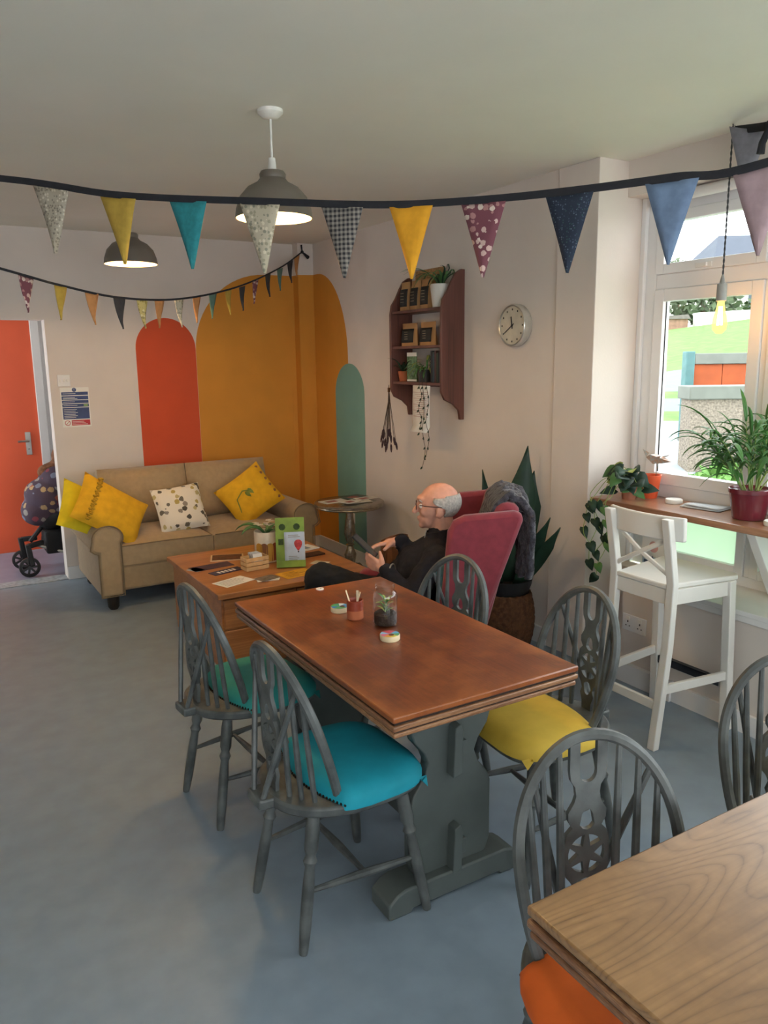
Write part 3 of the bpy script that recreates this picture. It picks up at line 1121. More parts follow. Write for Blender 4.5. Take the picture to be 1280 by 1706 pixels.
c1 = cushion('cushion', 'golden yellow cushion with a ruched ruffle, lying over the sofa arm end', M_MUST, .5, .36, .14, (1.05, 5.40, .665), (radians(60), radians(34), radians(6)))
c2 = cushion('cushion', 'lemon yellow cushion poking out behind the ruffled golden one', M_LEMON, .36, .36, .1, (.905, 5.52, .665), (radians(60), radians(28), radians(12)))
rf = MB()
for i in range(26):
    v_ = -.16 + .32 * i / 25
    rf.ball((-.15 + .008 * sin(i * 2.3), v_, .062 * (1 - (v_ / .19) ** 4) ** .5 + .002), (.016, .009, .01), 7, 5)
rf.build('ruffle', P('mustard_ruffle', 'b58a1e', .9), c1)
M_PRINT = m_dots('leaf_print_cotton', 'e2d8c6', ['6e6455', '4b463e', 'b39b55', '8b8073', '5a5348', 'b7a672'], 20, .37, .85)
c3 = cushion('cushion', 'cream cushion printed with grey and mustard seed heads', M_PRINT, .36, .34, .12, (1.545, 5.47, .615), (radians(64), radians(-4), radians(4)))
c4 = cushion('cushion', 'yellow cushion with a row of brown buttons and green leaf embroidery', M_MUST, .4, .36, .13, (2.085, 5.5, .65), (radians(66), radians(-33), radians(-8)))
for i in range(6):
    u = -.14 + .056 * i
    MB().lathe([(.012, -.006), (.012, .004), (.006, .006)], 10, (.168, u, .036 * (1 - (u / .19) ** 4))).build('button', P('brown_button', '7a4a22', .5), c4)
MB().tube([(-.13, -.08, .05), (-.1, .02, .062), (-.03, .05, .066), (.03, .02, .066)], .005, 6).build('embroidered_stem', P('green_thread', '7c8436', .8), c4)
e_ = MB()
heart(e_, (.0, .03, .066), (.3, -1, 0), (0, 0, 1), .075, .06)
e_.build('embroidered_leaf', P('green_thread', '7c8436', .8), c4, solid=.002)

# ================================================================== COFFEE CHEST
ch = thing('coffee_table', 'low orange-brown wooden chest table with drawers in front of the sofa', 'coffee table', (1.7, 4.285, 0))
MB().box(-.46, .46, -.485, .485, .42, .45).build('top', M_CHEST, ch, True, .004)
MB().box(-.43, .43, -.44, .455, .04, .42).build('body', M_CHEST, ch, True, .003)
MB().box(-.43, .43, -.42, .44, 0, .04).build('plinth', M_CHEST, ch, False)
for k, (x0, x1) in enumerate(((-.42, -.005), (.005, .42))):
    for z0, z1 in ((.245, .405), (.06, .232)):
        d = MB().box(x0, x1, -.455, -.44, z0, z1).build('drawer', M_CHEST, ch, True, .004)
        MB().lathe([(.008, 0), (.008, .4), (.016, .6), (.014, 1)], 12, ((x0 + x1) / 2, -.455, (z0 + z1) / 2), top=((x0 + x1) / 2, -.485, (z0 + z1) / 2)).build('knob', M_CHEST, d)
ZT = .4502


def sheet(name, label, cat, mat, x, y, w, h, rz, z=ZT, t=.0012, group=None):
    o = MB().box(-w / 2, w / 2, -h / 2, h / 2, 0, t).build(name, mat, None, False)
    o.location = (x, y, z)
    o.rotation_euler.z = rz
    return tag(o, label, cat, group)


M_INK = P('pale_grey_ink', '8d8a86', .7)
s1 = sheet('paper_sheet', 'white printed sheet of paper on the chest corner', 'paper', M_CARD, 1.40, 4.0, .2, .13, .35)
for i in range(6):
    MB().box(-.085, random.uniform(.03, .085), -.045 + i * .017, -.042 + i * .017, .0012, .0016).build('printed_line', M_INK, s1, False)
s2 = sheet('leaflet', 'dark purple leaflet lying flat on the chest', 'leaflet', P('purple_print', '3f3040', .5, .4, 14), 1.40, 4.38, .25, .11, .1)
s2b = sheet('leaflet', 'navy leaflet with white lettering, beside the small crate', 'leaflet', P('navy_print', '2d2c4a', .5), 1.44, 4.23, .2, .075, .25, ZT, .003)
for i in range(5):
    MB().box(-.06 + i * .025, -.045 + i * .025, -.02, .015, .003, .0034).build('printed_block', M_CARD, s2b, False)
s2c = sheet('card', 'pale blue card at the chest edge', 'card', P('pale_blue_card', '9fb0bd', .6), 1.30, 4.36, .07, .09, .5)
fr_ = thing('framed_print', 'small cream-edged brown picture lying on the chest', 'picture', (1.55, 4.53, ZT), -.35)
MB().box(-.1, .1, -.075, .075, 0, .004).build('border', P('cream_border', 'cdb99a', .7), fr_, False)
MB().box(-.09, .09, -.065, .065, .004, .005).build('print', P('brown_print', '5c3823', .6, .3, 30), fr_, False)
cr = thing('card_crate', 'tiny slatted pine crate filled with business cards', 'crate', (1.60, 4.19, ZT), .1)
M_PINE = P('pale_pine', 'd3ad7a', .65, .1, 30)
for z in (.004, .03, .056):
    for s in (-1, 1):
        MB().box(-.07, .07, s * .038 - .003, s * .038 + .003, z, z + .021).build('slat', M_PINE, cr, False)
        MB().box(s * .07 - .003, s * .07 + .003, -.038, .038, z, z + .021).build('slat', M_PINE, cr, False)
MB().box(-.068, .068, -.036, .036, 0, .005).build('bottom', M_PINE, cr, False)
for i in range(9):
    c_ = MB().box(-.03, .03, -.0006, .0006, 0, .055).build('business_card', P('grey_card', '8e8880', .6) if i % 2 else M_CARD, cr, False)
    c_.location = (.012, -.027 + i * .007, .04)
    c_.rotation_euler.x = -.35
ps = thing('postcard_stack', 'fanned stack of photo postcards on the chest', 'postcards', (1.575, 3.945, ZT), .1)
for i in range(4):
    p_ = MB().box(-.06, .06, -.042, .042, i * .002, i * .002 + .0016).build('postcard', P('postcard_photo', '6f6258', .4, .5, 40) if i == 3 else M_CARD, ps, False)
    p_.rotation_euler.z = .25 * (i - 2) * .6
s3 = sheet('flyer', 'orange-yellow printed flyer beside the postcards', 'flyer', P('amber_paper', 'dca126', .7), 1.76, 3.96, .2, .14, .15)
for i in range(5):
    MB().box(-.07, random.uniform(0, .07), -.045 + i * .02, -.04 + i * .02, .0012, .0016).build('printed_line', P('brown_ink', '8a5413', .7), s3, False)
s4 = sheet('magazine', 'open white magazine at the far end of the chest', 'magazine', M_CARD, 2.03, 4.48, .2, .13, .2, ZT, .006)
MB().box(-.07, .05, -.04, .04, .006, .0064).build('printed_block', P('magazine_print', '6d7a86', .5, .4, 30), s4, False)
s5 = sheet('card', 'cream card beside the man\'s knee', 'card', P('cream_card', 'cfc3ad', .7), 1.98, 4.1, .08, .1, .6)
s6 = sheet('phone', 'dark brown wallet phone lying on the chest', 'phone', P('brown_leather', '3c2419', .6), 2.02, 4.3, .15, .08, .1, ZT, .009)
# plant pot with arches
pt = thing('plant_pot', 'cream pot painted with coloured arches, holding a wilting orchid', 'plant pot', (1.735, 4.33, ZT))
pt.scale = (1.12, 1.12, 1.12)
MB().lathe([(.06, 0), (.064, .004), (.067, .165), (.0655, .168), (.061, .166), (.06, .14)], 28).build('pot', P('cream_glaze', 'd6c8b2', .4), pt)
MB().lathe([(.06, .138), (.03, .145), (.005, .147)], 20).build('bark', M_SOIL, pt)
for k, (an, mt) in enumerate(((-2.6, 'b8862f'), (-2.15, '8a5a3a'), (-1.7, 'c79a45'), (-1.25, '9a4a32'), (-.8, 'b8862f'), (-.2, '8a5a3a'))):
    ap = arch_poly(-.019, .019, .01, .11, 10)
    MB().prism(ap, lambda u, v, t, an=an: ((.0655 + .0005 + t + .0015 * v / .1) * cos(an + u / .066), (.0655 + .0005 + t + .0015 * v / .1) * sin(an + u / .066), v), 0, .001).build('painted_arch', P('pot_arch_' + mt, mt, .5), pt, False)
for i, (a, L) in enumerate(((2.6, .19), (3.3, .17), (-1.2, .12), (.6, .14))):
    l_ = MB()
    leaf(l_, (.01 * cos(a), .01 * sin(a), .14), (cos(a) * .7, sin(a) * .7, 1.1), L, .042, 2.2, seg=7, fold=.25)
    l_.build('leaf', M_LEAF, pt, solid=.002)
MB().tube([(0, 0, .14), (-.01, -.03, .2), (-.04, -.06, .22)], .003, 6).build('flower_stem', M_STEM, pt)
for i in range(9):
    l_ = MB()
    a = i * 2.4
    heart(l_, (-.035 + .03 * cos(a), -.05 + .03 * sin(a), .205 + .012 * (i % 3)), (cos(a), sin(a), .3), (0, 0, 1), .032, .032)
    l_.build('petal', P('dry_white_petal', 'd8cdbb', .8, .2, 60), pt, solid=.001)
# leaflet holder
lh = thing('leaflet_stand', 'green leaflet display stand with balloon leaflets', 'leaflet stand', (1.80, 4.12, ZT), radians(-22))
M_GRN = P('leaf_green_board', '7f9a3f', .6, .2, 10)
tl = Matrix.Rotation(radians(-8), 4, 'X')
xf(MB().box(-.085, .085, 0, .004, 0, .29), tl).build('back_board', M_GRN, lh, False)
xf(MB().box(-.085, .085, -.035, 0, 0, .004).box(-.085, .085, -.04, -.036, 0, .04), tl).build('tray', M_GRN, lh, False)
for i, xx in enumerate((-.045, .04)):
    bsh = xf(MB().lathe([(.02, 0), (.02, .001)], 9), tl @ Matrix.Translation((xx, -.0005, .235)) @ Matrix.Rotation(pi / 2, 4, 'X'))
    bsh.build('printed_bush', P('dark_green_ink', '34461d', .7, .3, 90), lh, False)
bl_ = xf(MB().box(-.07, -.04, -.0012, -.0003, .13, .165), tl)
bl_.build('printed_word', P('dark_green_ink', '34461d', .7), lh, False)
for i in range(3):
    lf = thing('l', '', '')  # placeholder empty replaced below
    bpy.data.objects.remove(lf)
lfm = P('pale_blue_leaflet', 'b9c6d6', .5)
for i in range(3):
    lo = xf(MB().box(-.055, .052, -.0012, 0, .006, .205), tl @ Matrix.Translation((.02 + .006 * i, -.008 - .009 * i, 0))).build('leaflet', lfm, lh, False)
    if i == 2:
        for z, w in ((.185, .06), (.175, .07), (.06, .05), (.05, .06), (.04, .05), (.03, .06)):
            xf(MB().box(-.045, -.045 + w, -.0018, -.0012, z, z + .004), tl @ Matrix.Translation((.032, -.026, 0))).build('printed_line', M_INK, lo, False)
        bal = MB().lathe([(.004, -.034), (.006, -.03), (.018, -.012), (.024, .006), (.022, .018), (.013, .028), (.002, .03)], 14)
        bal.v = [(x, y * .06, z) for x, y, z in bal.v]
        xf(bal, tl @ Matrix.Translation((.045, -.028, .13))).build('printed_balloon', P('balloon_red', 'c23a3c', .5, .35, 60), lo, True)
        xf(MB().box(.041, .049, -.0295, -.028, .085, .093), tl).build('printed_basket', M_BLACK, lo, False)

# ================================================================== SILVER SIDE TABLE
stb = thing('side_table', 'round hammered silver pedestal side table in the corner', 'side table', (2.70, 5.06, 0))
MB().lathe([(.23, .565), (.25, .567), (.255, .575), (.25, .585), (.262, .588), (.262, .6), (.255, .606), (.1, .606)], 40).build('top', M_SILVER, stb)
MB().lathe([(.05, .565), (.03, .55), (.026, .5), (.038, .42), (.044, .36), (.03, .3), (.022, .285), (.034, .275), (.022, .265), (.03, .24), (.046, .2), (.036, .14), (.03, .12), (.05, .1), (.05, .06)], 20).build('pedestal', M_SILVER, stb)
for k in range(3):
    a = k * 2 * pi / 3 + .5
    MB().tube([(.03 * cos(a), .03 * sin(a), .1), (.12 * cos(a), .12 * sin(a), .085), (.19 * cos(a), .19 * sin(a), .03), (.22 * cos(a), .22 * sin(a), .012)], [.022, .02, .016, .012], 8).build('foot', M_SILVER, stb)
for i, (dx, dy, w, h, rz, c, lab) in enumerate(((-.1, .06, .2, .12, .1, 'd8d4cc', 'white leaflet with red print'), (.03, -.06, .21, .13, -.1, 'cfcabd', 'cream magazine'), (.1, .1, .18, .12, .3, '4a5a55', 'dark green brochure'), (.13, -.02, .16, .1, .15, 'c4c0b8', 'pale grey booklet'), (-.04, -.1, .14, .1, .35, 'e0ddd4', 'small white flyer'))):
    o = sheet('leaflet', lab + ' spread on the silver side table', 'leaflet', P('leaflet_' + c, c, .5), 2.70 + dx, 5.06 + dy, w, h, rz, .6062 + .004 * i, .0035)
    MB().box(-w * .35, w * .1, -h * .3, h * .2, .0035, .0039).build('printed_block', P('leaflet_ink', '9a5a50' if i == 0 else '7c8078', .6), o, False)

# ================================================================== WALL SHELF
shf = thing('wall_shelf', 'dark mahogany wall shelf with shaped sides', 'shelf', (XR, 4.35, 1.26))
# side profile in (depth, z)
sp_ = [(0, 0), (-.03, 0), (-.04, .06), (-.085, .1), (-.15, .13), (-.175, .18), (-.175, .68), (-.165, .74), (-.13, .79), (-.1, .85), (-.07, .9), (-.03, .925), (0, .925)]
for yy in (-.3, .3):
    MB().prism(sp_, lambda u, v, t, yy=yy: (u, yy + t, v), -.011, .011).build('side_panel', M_SHELF, shf, True, .003)
SHZ = (.70, .47, .235)
for z in SHZ:
    MB().box(-.165, 0, -.289, .289, z - .018, z).build('shelf_board', M_SHELF, shf, True, .002)
MB().box(-.012, 0, -.289, .289, .2, .217).build('back_rail', M_SHELF, shf, False)


def pouch(label, y, lev, w, h, rz, nm_='coffee_pouch'):
    o = thing(nm_, label, 'pouch', (XR - .09, y, 1.26 + SHZ[lev]), rz)
    mb = MB()

    def f(sg):
        return lambda u, v: (sg * .03 * (1 - v ** 3) * (1 - (2 * u - 1) ** 4) ** .5, (u - .5) * w * (1 - .06 * sin(pi * v)), v * h)
    mb.grid(8, 8, f(1))
    mb.grid(8, 8, f(-1))
    mb.build('bag', M_KRAFT, o, True, 0, True)
    lb = MB().grid(8, 6, lambda u, v: (-.031 * (1 - (.15 + .6 * v) ** 3) * (1 - ((2 * u - 1) * .8) ** 4) ** .5 - .0016, (u - .5) * w * .78, (.15 + .6 * v) * h))
    lb.build('label', M_BLKLBL, o, True, solid=.0008)
    for i in range(4):
        zz = h * (.3 + .1 * i)
        MB().box(-.0345, -.0335, -.02, .02, zz, zz + .003).build('printed_line', P('cream_ink', 'a79a80', .6), o, False)
    return o


for i, y in enumerate((4.575, 4.45, 4.325)):
    pouch('kraft coffee pouch with black label on the top shelf, ' + ('at the far side panel' if i == 0 else 'between two other pouches' if i == 1 else 'beside the white pot'), y, 0, .115, .19, 0)
pouch('squat kraft coffee pouch with black label on the middle shelf, by the far side panel', 4.53, 1, .19, .15, .0)
pouch('squat kraft coffee pouch with black label on the middle shelf, touching the other squat one', 4.31, 1, .19, .15, -.05)
wp = thing('plant_pot', 'white pot with an arching spider plant on the top shelf', 'potted plant', (XR - .09, 4.17, 1.26 + SHZ[0]))
MB().lathe([(.05, 0), (.053, .004), (.068, .14), (.066, .143), (.06, .13)], 20).build('pot', M_CREAMW, wp)
MB().lathe([(.06, .126), (.03, .132), (.004, .133)], 16).build('soil', M_SOIL, wp)
for i in range(22):
    a = i * 2.4
    l_ = MB()
    leaf(l_, (.015 * cos(a), .015 * sin(a), .13), (cos(a) * .6 - .15, sin(a) * .6, 1.2), random.uniform(.16, .32), .013, random.uniform(1.6, 3.2), seg=7)
    l_.v = [(min(x, .075), max(y, -.09), z) for x, y, z in l_.v]
    l_.build('leaf', M_LEAF if i % 3 else M_LEAFD, wp, solid=.0008)
# board leaning behind
bd = tag(MB().box(-.008, 0, -.17, .17, 0, .26).build('cork_board', P('cork', 'a37f55', .9, .2, 60), None, False, .002), 'tan board leaning on the wall behind the top shelf pouches', 'board')
bd.location = (XR - .012, 4.4, 1.262 + SHZ[0])
tp_ = thing('plant_pot', 'tiny terracotta pot with a sprig on the bottom shelf', 'potted plant', (XR - .11, 4.59, 1.26 + SHZ[2]))
MB().lathe([(.026, 0), (.034, .055), (.036, .056), (.036, .068), (.03, .066)], 16).build('pot', M_TERRA2, tp_)
for i in range(14):
    a = i * 2.4
    l_ = MB()
    leaf(l_, (.004 * cos(a), .004 * sin(a), .06), (cos(a) * .6, sin(a) * .6, 1.2), random.uniform(.08, .18), .016, 1.6, seg=5)
    l_.build('leaf', M_LEAFD, tp_, solid=.0008)
bk = tag(MB().box(-.004, 0, -.06, .06, 0, .19).build('picture_card', P('green_illustration', '5d7a5a', .5, .5, 40), None, False), 'green illustrated card standing on the bottom shelf', 'card')
bk.location = (XR - .1, 4.49, 1.262 + SHZ[2])
MB().box(-.0046, -.004, -.06, .06, .165, .19).box(-.0046, -.004, -.06, .06, 0, .012).build('cream_band', M_CARD, bk, False)
for i, (c, h, y) in enumerate((('23262b', .2, 4.19), ('31424a', .19, 4.168), ('4b3030', .2, 4.146), ('2b3a30', .185, 4.124), ('1f2530', .2, 4.102))):
    o = thing('book', ('black', 'slate blue', 'maroon', 'dark green', 'navy')[i] + ' book standing at the near end of the bottom shelf', 'book', (XR - .09, y, 1.26 + SHZ[2]), 0)
    MB().box(-.06, .06, -.0095, .0095, 0, h).build('cover', P('book_' + c, c, .6), o, True, .002)
    MB().box(-.056, .0605, -.0075, .0075, .004, h + .0004).build('pages', M_CARD, o, False)
tr_ = thing('trailing_plant', 'trailing plant in a small dark pot on the bottom shelf', 'potted plant', (XR - .105, 4.33, 1.26 + SHZ[2]))
MB().lathe([(.045, 0), (.055, .08), (.05, .08)], 16).build('pot', P('dark_pot', '2e2b2a', .5), tr_)
for i in range(46):
    a = random.uniform(0, 2 * pi)
    l_ = MB()
    leaf(l_, (.03 * cos(a), .05 * sin(a), .07 + random.uniform(0, .07)), (cos(a) * .8 - .4, sin(a), random.uniform(-.4, 1.1)), random.uniform(.06, .13), .014, 2.2, seg=5)
    l_.v = [(min(x, .09), max(-.115, min(.11, y)), z) for x, y, z in l_.v]
    l_.build('leaf', (M_LEAF, M_LEAFD, M_LEAFY)[i % 3 if i % 5 else 0], tr_, solid=.0008)
for k, (y0, L) in enumerate(((-.11, .52), (-.155, .44), (-.07, .3))):
    pts = [(-.06, y0 * .5, .08), (-.085, y0 * .8, .05), (-.09, y0, -.03)] + [(-.085 + .008 * sin(j * 1.3), y0 + .01 * sin(j * 1.7 + k), -.03 - L * j / 8) for j in range(1, 9)]
    vn = MB().tube(pts, .0016, 5).build('vine', P('dark_stem', '4a4030', .7), tr_)
    for j in range(2, 11):
        l_ = MB()
        heart(l_, pts[j], (-.3, (-1) ** j * .8, -.5), (-1, 0, .3), .022, .017)
        l_.build('leaf', M_LEAFD, tr_, solid=.0006)
dh = thing('dried_flowers', 'bunch of dried lavender hanging upside down from the shelf side', 'dried flowers', (XR - .16, 4.70, 1.25))
for i in range(15):
    a = i * 2.4
    r = .012 + .006 * (i % 6)
    e = Vector((r * cos(a) * 1.3 - .01, r * sin(a) * 1.6 + .006, -.1 - .018 * (i % 7)))
    MB().tube([(0, 0, .22), (r * .2 * cos(a), r * .2 * sin(a), .1), e], .0018, 5).build('stalk', P('dried_stalk', '4a3a30', .8), dh)
    dd = (e - Vector((0, 0, .1))).normalized()
    MB().tube([e - dd * .015, e, e + dd * .025, e + dd * .045], [.003, .0085, .008, .003], 6).build('flower_head', P('dried_lavender', '463338', .9, .3, 80), dh)
MB().tube([(0, 0, .2), (.0, 0, .17)], .009, 8).build('tie', M_BROWN, dh)
cal = tag(MB().grid(3, 8, lambda u, v: (-.006 * sin(pi * v) - .03 * (v > .95), (u - .5) * .2, -.3 * v)).build('wall_calendar', M_CARD, None, True, solid=.001), 'white paper calendar with red lines hanging under the shelf', 'calendar')
cal.location = (XR - .172, 4.27, 1.26 + SHZ[2] - .02)
for i in range(13):
    MB().box(-.0085, -.0068, -.085, .085 - (i % 3) * .02, -.045 - i * .013, -.043 - i * .013).build('printed_line', P('calendar_red', 'b07a72', .7), cal, False)

# ================================================================== CLOCK
ck = thing('wall_clock', 'round pale wall clock showing twenty to twelve', 'clock', (XR, 3.52, 1.824))
Rc = Matrix.Rotation(-pi / 2, 4, 'Y')
CR = .118
xf(MB().lathe([(CR * .93, 0), (CR, .012), (CR, .05), (CR * .97, .056), (CR * .92, .056), (CR * .9, .05)], 40), Rc).build('case', P('pale_grey_case', 'b9b1a4', .4), ck)
xf(MB().lathe([(CR * .96, .056), (CR * .94, .0595), (CR * .9, .056)], 40, cap=False), Rc).build('rim', M_STEEL, ck)
xf(MB().lathe([(CR * .9, .05), (CR * .9, .0515)], 40), Rc).build('dial', P('cream_dial', 'c6bfae', .6), ck)
for k in range(12):
    a = 2 * pi * k / 12
    y, z = -sin(a) * CR * .75, cos(a) * CR * .75
    MB().box(-.053, -.0515, y - .0035, y + .0035, z - .005, z + .005).build('hour_mark', M_BLACK, ck, False)
# seen from the room (looking +x) clockwise runs towards -y
for a, L, w, nm_ in ((radians(350), .05, .007, 'hour_hand'), (radians(238), .078, .005, 'minute_hand')):
    d = Vector((0, -sin(a), cos(a)))
    MB().beam(Vector((-.0545, 0, 0)) - d * .018, Vector((-.0545, 0, 0)) + d * L, w, .0015, (1, 0, 0)).build(nm_, M_BLACK, ck, False)
xf(MB().lathe([(.006, .0515), (.006, .057)], 12), Rc).build('hub', M_BLACK, ck)

# ================================================================== PENDANT LAMPS


def pendant(label, x, y, zr):
    o = thing('pendant_lamp', label, 'lamp', (x, y, ZC))
    MB().lathe([(.05, 0), (.05, -.012), (.03, -.03), (.01, -.034)], 20).build('ceiling_rose', M_FLEX, o)
    t = zr - ZC
    MB().tube([(0, 0, -.03), (0, 0, t + .22)], .0045, 8).build('flex', M_FLEX, o)
    MB().lathe([(.013, t + .225), (.016, t + .2), (.016, t + .17)], 14).build('lamp_holder', M_FLEX, o)
    out = [(.02, .178), (.045, .176), (.052, .165), (.05, .15), (.062, .135), (.1, .115), (.132, .08), (.148, .035), (.153, 0)]
    inn = [(r - .004, z - .003) for r, z in reversed(out[:-1])]
    MB().lathe([(r, t + z) for r, z in out], 36, cap=False).build('shade', M_LAMPOUT, o)
    MB().lathe([(.153, t), (.148, t + .001)] + [(r, t + z) for r, z in inn], 36, cap=False).build('shade_lining', M_LAMPIN, o)
    MB().lathe([(.012, t + .14), (.014, t + .12), (.03, t + .09), (.034, t + .07), (.028, t + .05), (.012, t + .038), (.002, t + .036)], 16).build('bulb', M_BULB, o)
    ld = bpy.data.lights.new('pendant_light', 'POINT')
    ld.energy = LAMP_W
    ld.color = (1, .68, .36)
    ld.shadow_soft_size = .04
    lo = bpy.data.objects.new('pendant_light', ld)
    COL.objects.link(lo)
    lo.parent = o
    lo.location = (0, 0, t + .055)
    return o


pendant('grey dome pendant lamp hanging behind the flags of the large bunting', 1.301, 3.018, 2.2)
pendant('grey dome pendant lamp hanging before the back wall', 1.18, 4.88, 2.215)
# filament bulb over the window counter
fb = thing('filament_bulb', 'bare filament bulb on a twisted dark flex before the window', 'lamp', (3.085, 2.275, ZC))
tw = [[], []]
for i in range(90):
    z = -.62 * i / 89
    for k in (0, 1):
        a = i * .9 + pi * k
        tw[k].append((.0022 * cos(a), .0022 * sin(a), z))
for k in (0, 1):
    MB().tube(tw[k], .0024, 5).build('twisted_flex', P('dark_grey_flex', '4a4a4c', .8), fb)
MB().lathe([(.004, -.61), (.009, -.63), (.012, -.645), (.021, -.65), (.022, -.72), (.02, -.722)], 18).build('lamp_holder', P('pale_grey_holder', '9a9893', .5), fb)
MB().lathe([(.014, -.72), (.016, -.74), (.021, -.765), (.029, -.795), (.032, -.82), (.028, -.845), (.014, -.86), (.003, -.863)], 20).build('bulb_glass', m_bulb('amber_bulb_glass'), fb)
for k in range(6):
    a = k * pi / 3
    MB().tube([(.006 * cos(a), .006 * sin(a), -.745), (.011 * cos(a), .011 * sin(a), -.825)], .0022, 5).build('filament', M_FILA, fb)
ld = bpy.data.lights.new('filament_light', 'POINT')
ld.energy = .7
ld.color = (1, .66, .32)
ld.shadow_soft_size = .03
lo = bpy.data.objects.new('filament_light', ld)
COL.objects.link(lo)
lo.parent = fb
lo.location = (0, 0, -.79)

# ================================================================== BUNTING
FM = {
    'speck': m_dots('cream_speckle_cotton', 'a99f8e', ['7f776a', 'c9c0ad', '8c8273'], 90, .4, .9),
    'must': P('mustard_cotton', 'b3943f', .9, .08, 40),
    'teal': P('teal_cotton', '2b7f86', .9, .1, 60),
    'sprig': m_dots('sprigged_cotton', 'b8ae98', ['8d8a7a', '9b947e', 'd2c8b0'], 70, .42, .9),
    'ging': m_gingham('black_gingham', '2b2a2e', '8d867e', 62),
    'gold': P('golden_cotton', 'd99a25', .9, .06, 40),
    'floral': m_dots('burgundy_floral_cotton', '71404a', ['c2a49c', 'a87a78', 'd3c0b4', '71404a'], 45, .46, .9),
    'navy': m_dots('navy_sprig_cotton', '232c3d', ['3a4658', '54606e', '232c3d', '2e4a4c'], 130, .3, .9),
    'blue': P('slate_blue_cotton', '6b7f9b', .9, .12, 30),
    'grey': P('grey_cotton', '77757c', .9, .1, 40),
    'char': P('charcoal_cotton', '3d3a3b', .9, .1, 40),
    'peach': P('peach_cotton', 'b98250', .9, .08, 40),
    'green': P('sage_cotton', '5a7568', .9, .08, 40),
    'pink': P('mauve_pink_cotton', 'a58d92', .9, .08, 40),
    'glow': m_dots('yellow_print_cotton', 'c9b572', ['e0d3a0', 'a38f4d', '9a8a5a'], 60, .42, .9),
}


def catmull(P_, n=8):
    P_ = [Vector(p) for p in P_]
    Q = [P_[0] * 2 - P_[1]] + P_ + [P_[-1] * 2 - P_[-2]]
    out = []
    for i in range(1, len(Q) - 2):
        a, b, c, d = Q[i - 1:i + 3]
        for k in range(n):
            t = k / n
            out.append(.5 * ((2 * b) + (c - a) * t + (2 * a - 5 * b + 4 * c - d) * t * t + (3 * b - a - 3 * c + d) * t ** 3))
    out.append(P_[-1])
    return out


def bunting(label, ctrl, flags, w, h, tape_h, tape_r, extra=None):
    o = thing('bunting', label, 'bunting', ctrl[len(ctrl) // 2])
    O = Vector(ctrl[len(ctrl) // 2])
    pts = [p - O for p in catmull(ctrl)]
    MB().tube(pts, [(tape_h, tape_r)] * len(pts), 8, flat=(0, 0, 1)).build('tape', M_TAPE, o)
    for i, (p, mt) in enumerate(flags):
        p = Vector(p) - O
        j = min(range(len(pts)), key=lambda k: (pts[k] - p).length)
        d = pts[min(j + 1, len(pts) - 1)] - pts[max(j - 1, 0)]
        slope = d.z / max(1e-4, sqrt(d.x ** 2 + d.y ** 2))
        rz = atan2(d.y, d.x) + random.uniform(-.05, .05)
        cur = random.uniform(-.015, .015)

        def fn(u, v, cur=cur, slope=slope):
            half = w / 2 * (1 - v * .965)
            x = (u - .5) * 2 * half + .05 * w * v * v * cur * 20
            return (x, cur * v * v * 1.2 + .006 * sin(u * 5 + v * 3), -h * v + slope * (u - .5) * w * (1 - v))
        f = MB().grid(4, 8, fn).build('flag', FM[mt], o, True, solid=.0025)
        f.location = p - Vector((0, 0, tape_h * .85))
        f.rotation_euler.z = rz
    return o, O


F1 = [(0.534, 3.368, 2.317), (0.738, 3.175, 2.268), (0.942, 2.973, 2.239), (1.141, 2.77, 2.211), (1.361, 2.555, 2.185), (1.534, 2.377, 2.172), (1.703, 2.192, 2.167), (1.855, 1.946, 2.164), (2.019, 1.686, 2.171), (2.133, 1.467, 2.179)]
S1 = [(-0.549, 4.209, 2.483), (0.374, 3.517, 2.355), (0.744, 3.17, 2.266), (1.168, 2.741, 2.207), (1.469, 2.448, 2.173), (1.696, 2.202, 2.167), (1.856, 1.945, 2.164), (2.019, 1.686, 2.171), (2.137, 1.456, 2.179), (2.471, 0.732, 2.355)]
bunting('large cotton bunting of bright flags strung on dark tape across the room', S1, list(zip(F1, ['speck', 'must', 'teal', 'sprig', 'ging', 'gold', 'floral', 'navy', 'blue', 'pink'])), .154, .24, .0124, .003)
F2 = [(0.507, 4.139, 2.056), (0.683, 4.304, 2.032), (0.857, 4.444, 2.016), (1.023, 4.559, 1.999), (1.18, 4.691, 2.009), (1.306, 4.79, 2.017), (1.457, 4.898, 2.026), (1.616, 5.048, 2.061), (1.772, 5.187, 2.096), (1.929, 5.318, 2.132), (2.076, 5.438, 2.168), (2.241, 5.596, 2.231), (2.405, 5.745, 2.294), (2.566, 5.884, 2.356), (2.716, 6.018, 2.431), (2.82, 6.11, 2.49)]
S2 = [(-.9, 3.2, 2.3), (0.39, 4.013, 2.07), (0.683, 4.304, 2.032), (1.03, 4.564, 1.999), (1.467, 4.904, 2.027), (2.02, 5.39, 2.155), (2.56, 5.88, 2.355), (2.9, 6.17, 2.53)]
b2, O2 = bunting('smaller bunting of muted flags sagging to the room corner', S2, list(zip(F2, ['floral', 'must', 'peach', 'char', 'glow', 'peach', 'sprig', 'peach', 'green', 'must', 'char', 'floral', 'char', 'green', 'char', 'peach'])), .088, .165, .006, .002)
E2 = Vector(S2[-1]) - O2
MB().ball(E2, .014, 8, 6).tube([E2, E2 + Vector((-.02, -.03, .05))], [.006, .008], 6).tube([E2, E2 + Vector((.03, -.05, -.05))], [.006, .016], 6).build('tied_end', M_TAPE, b2)
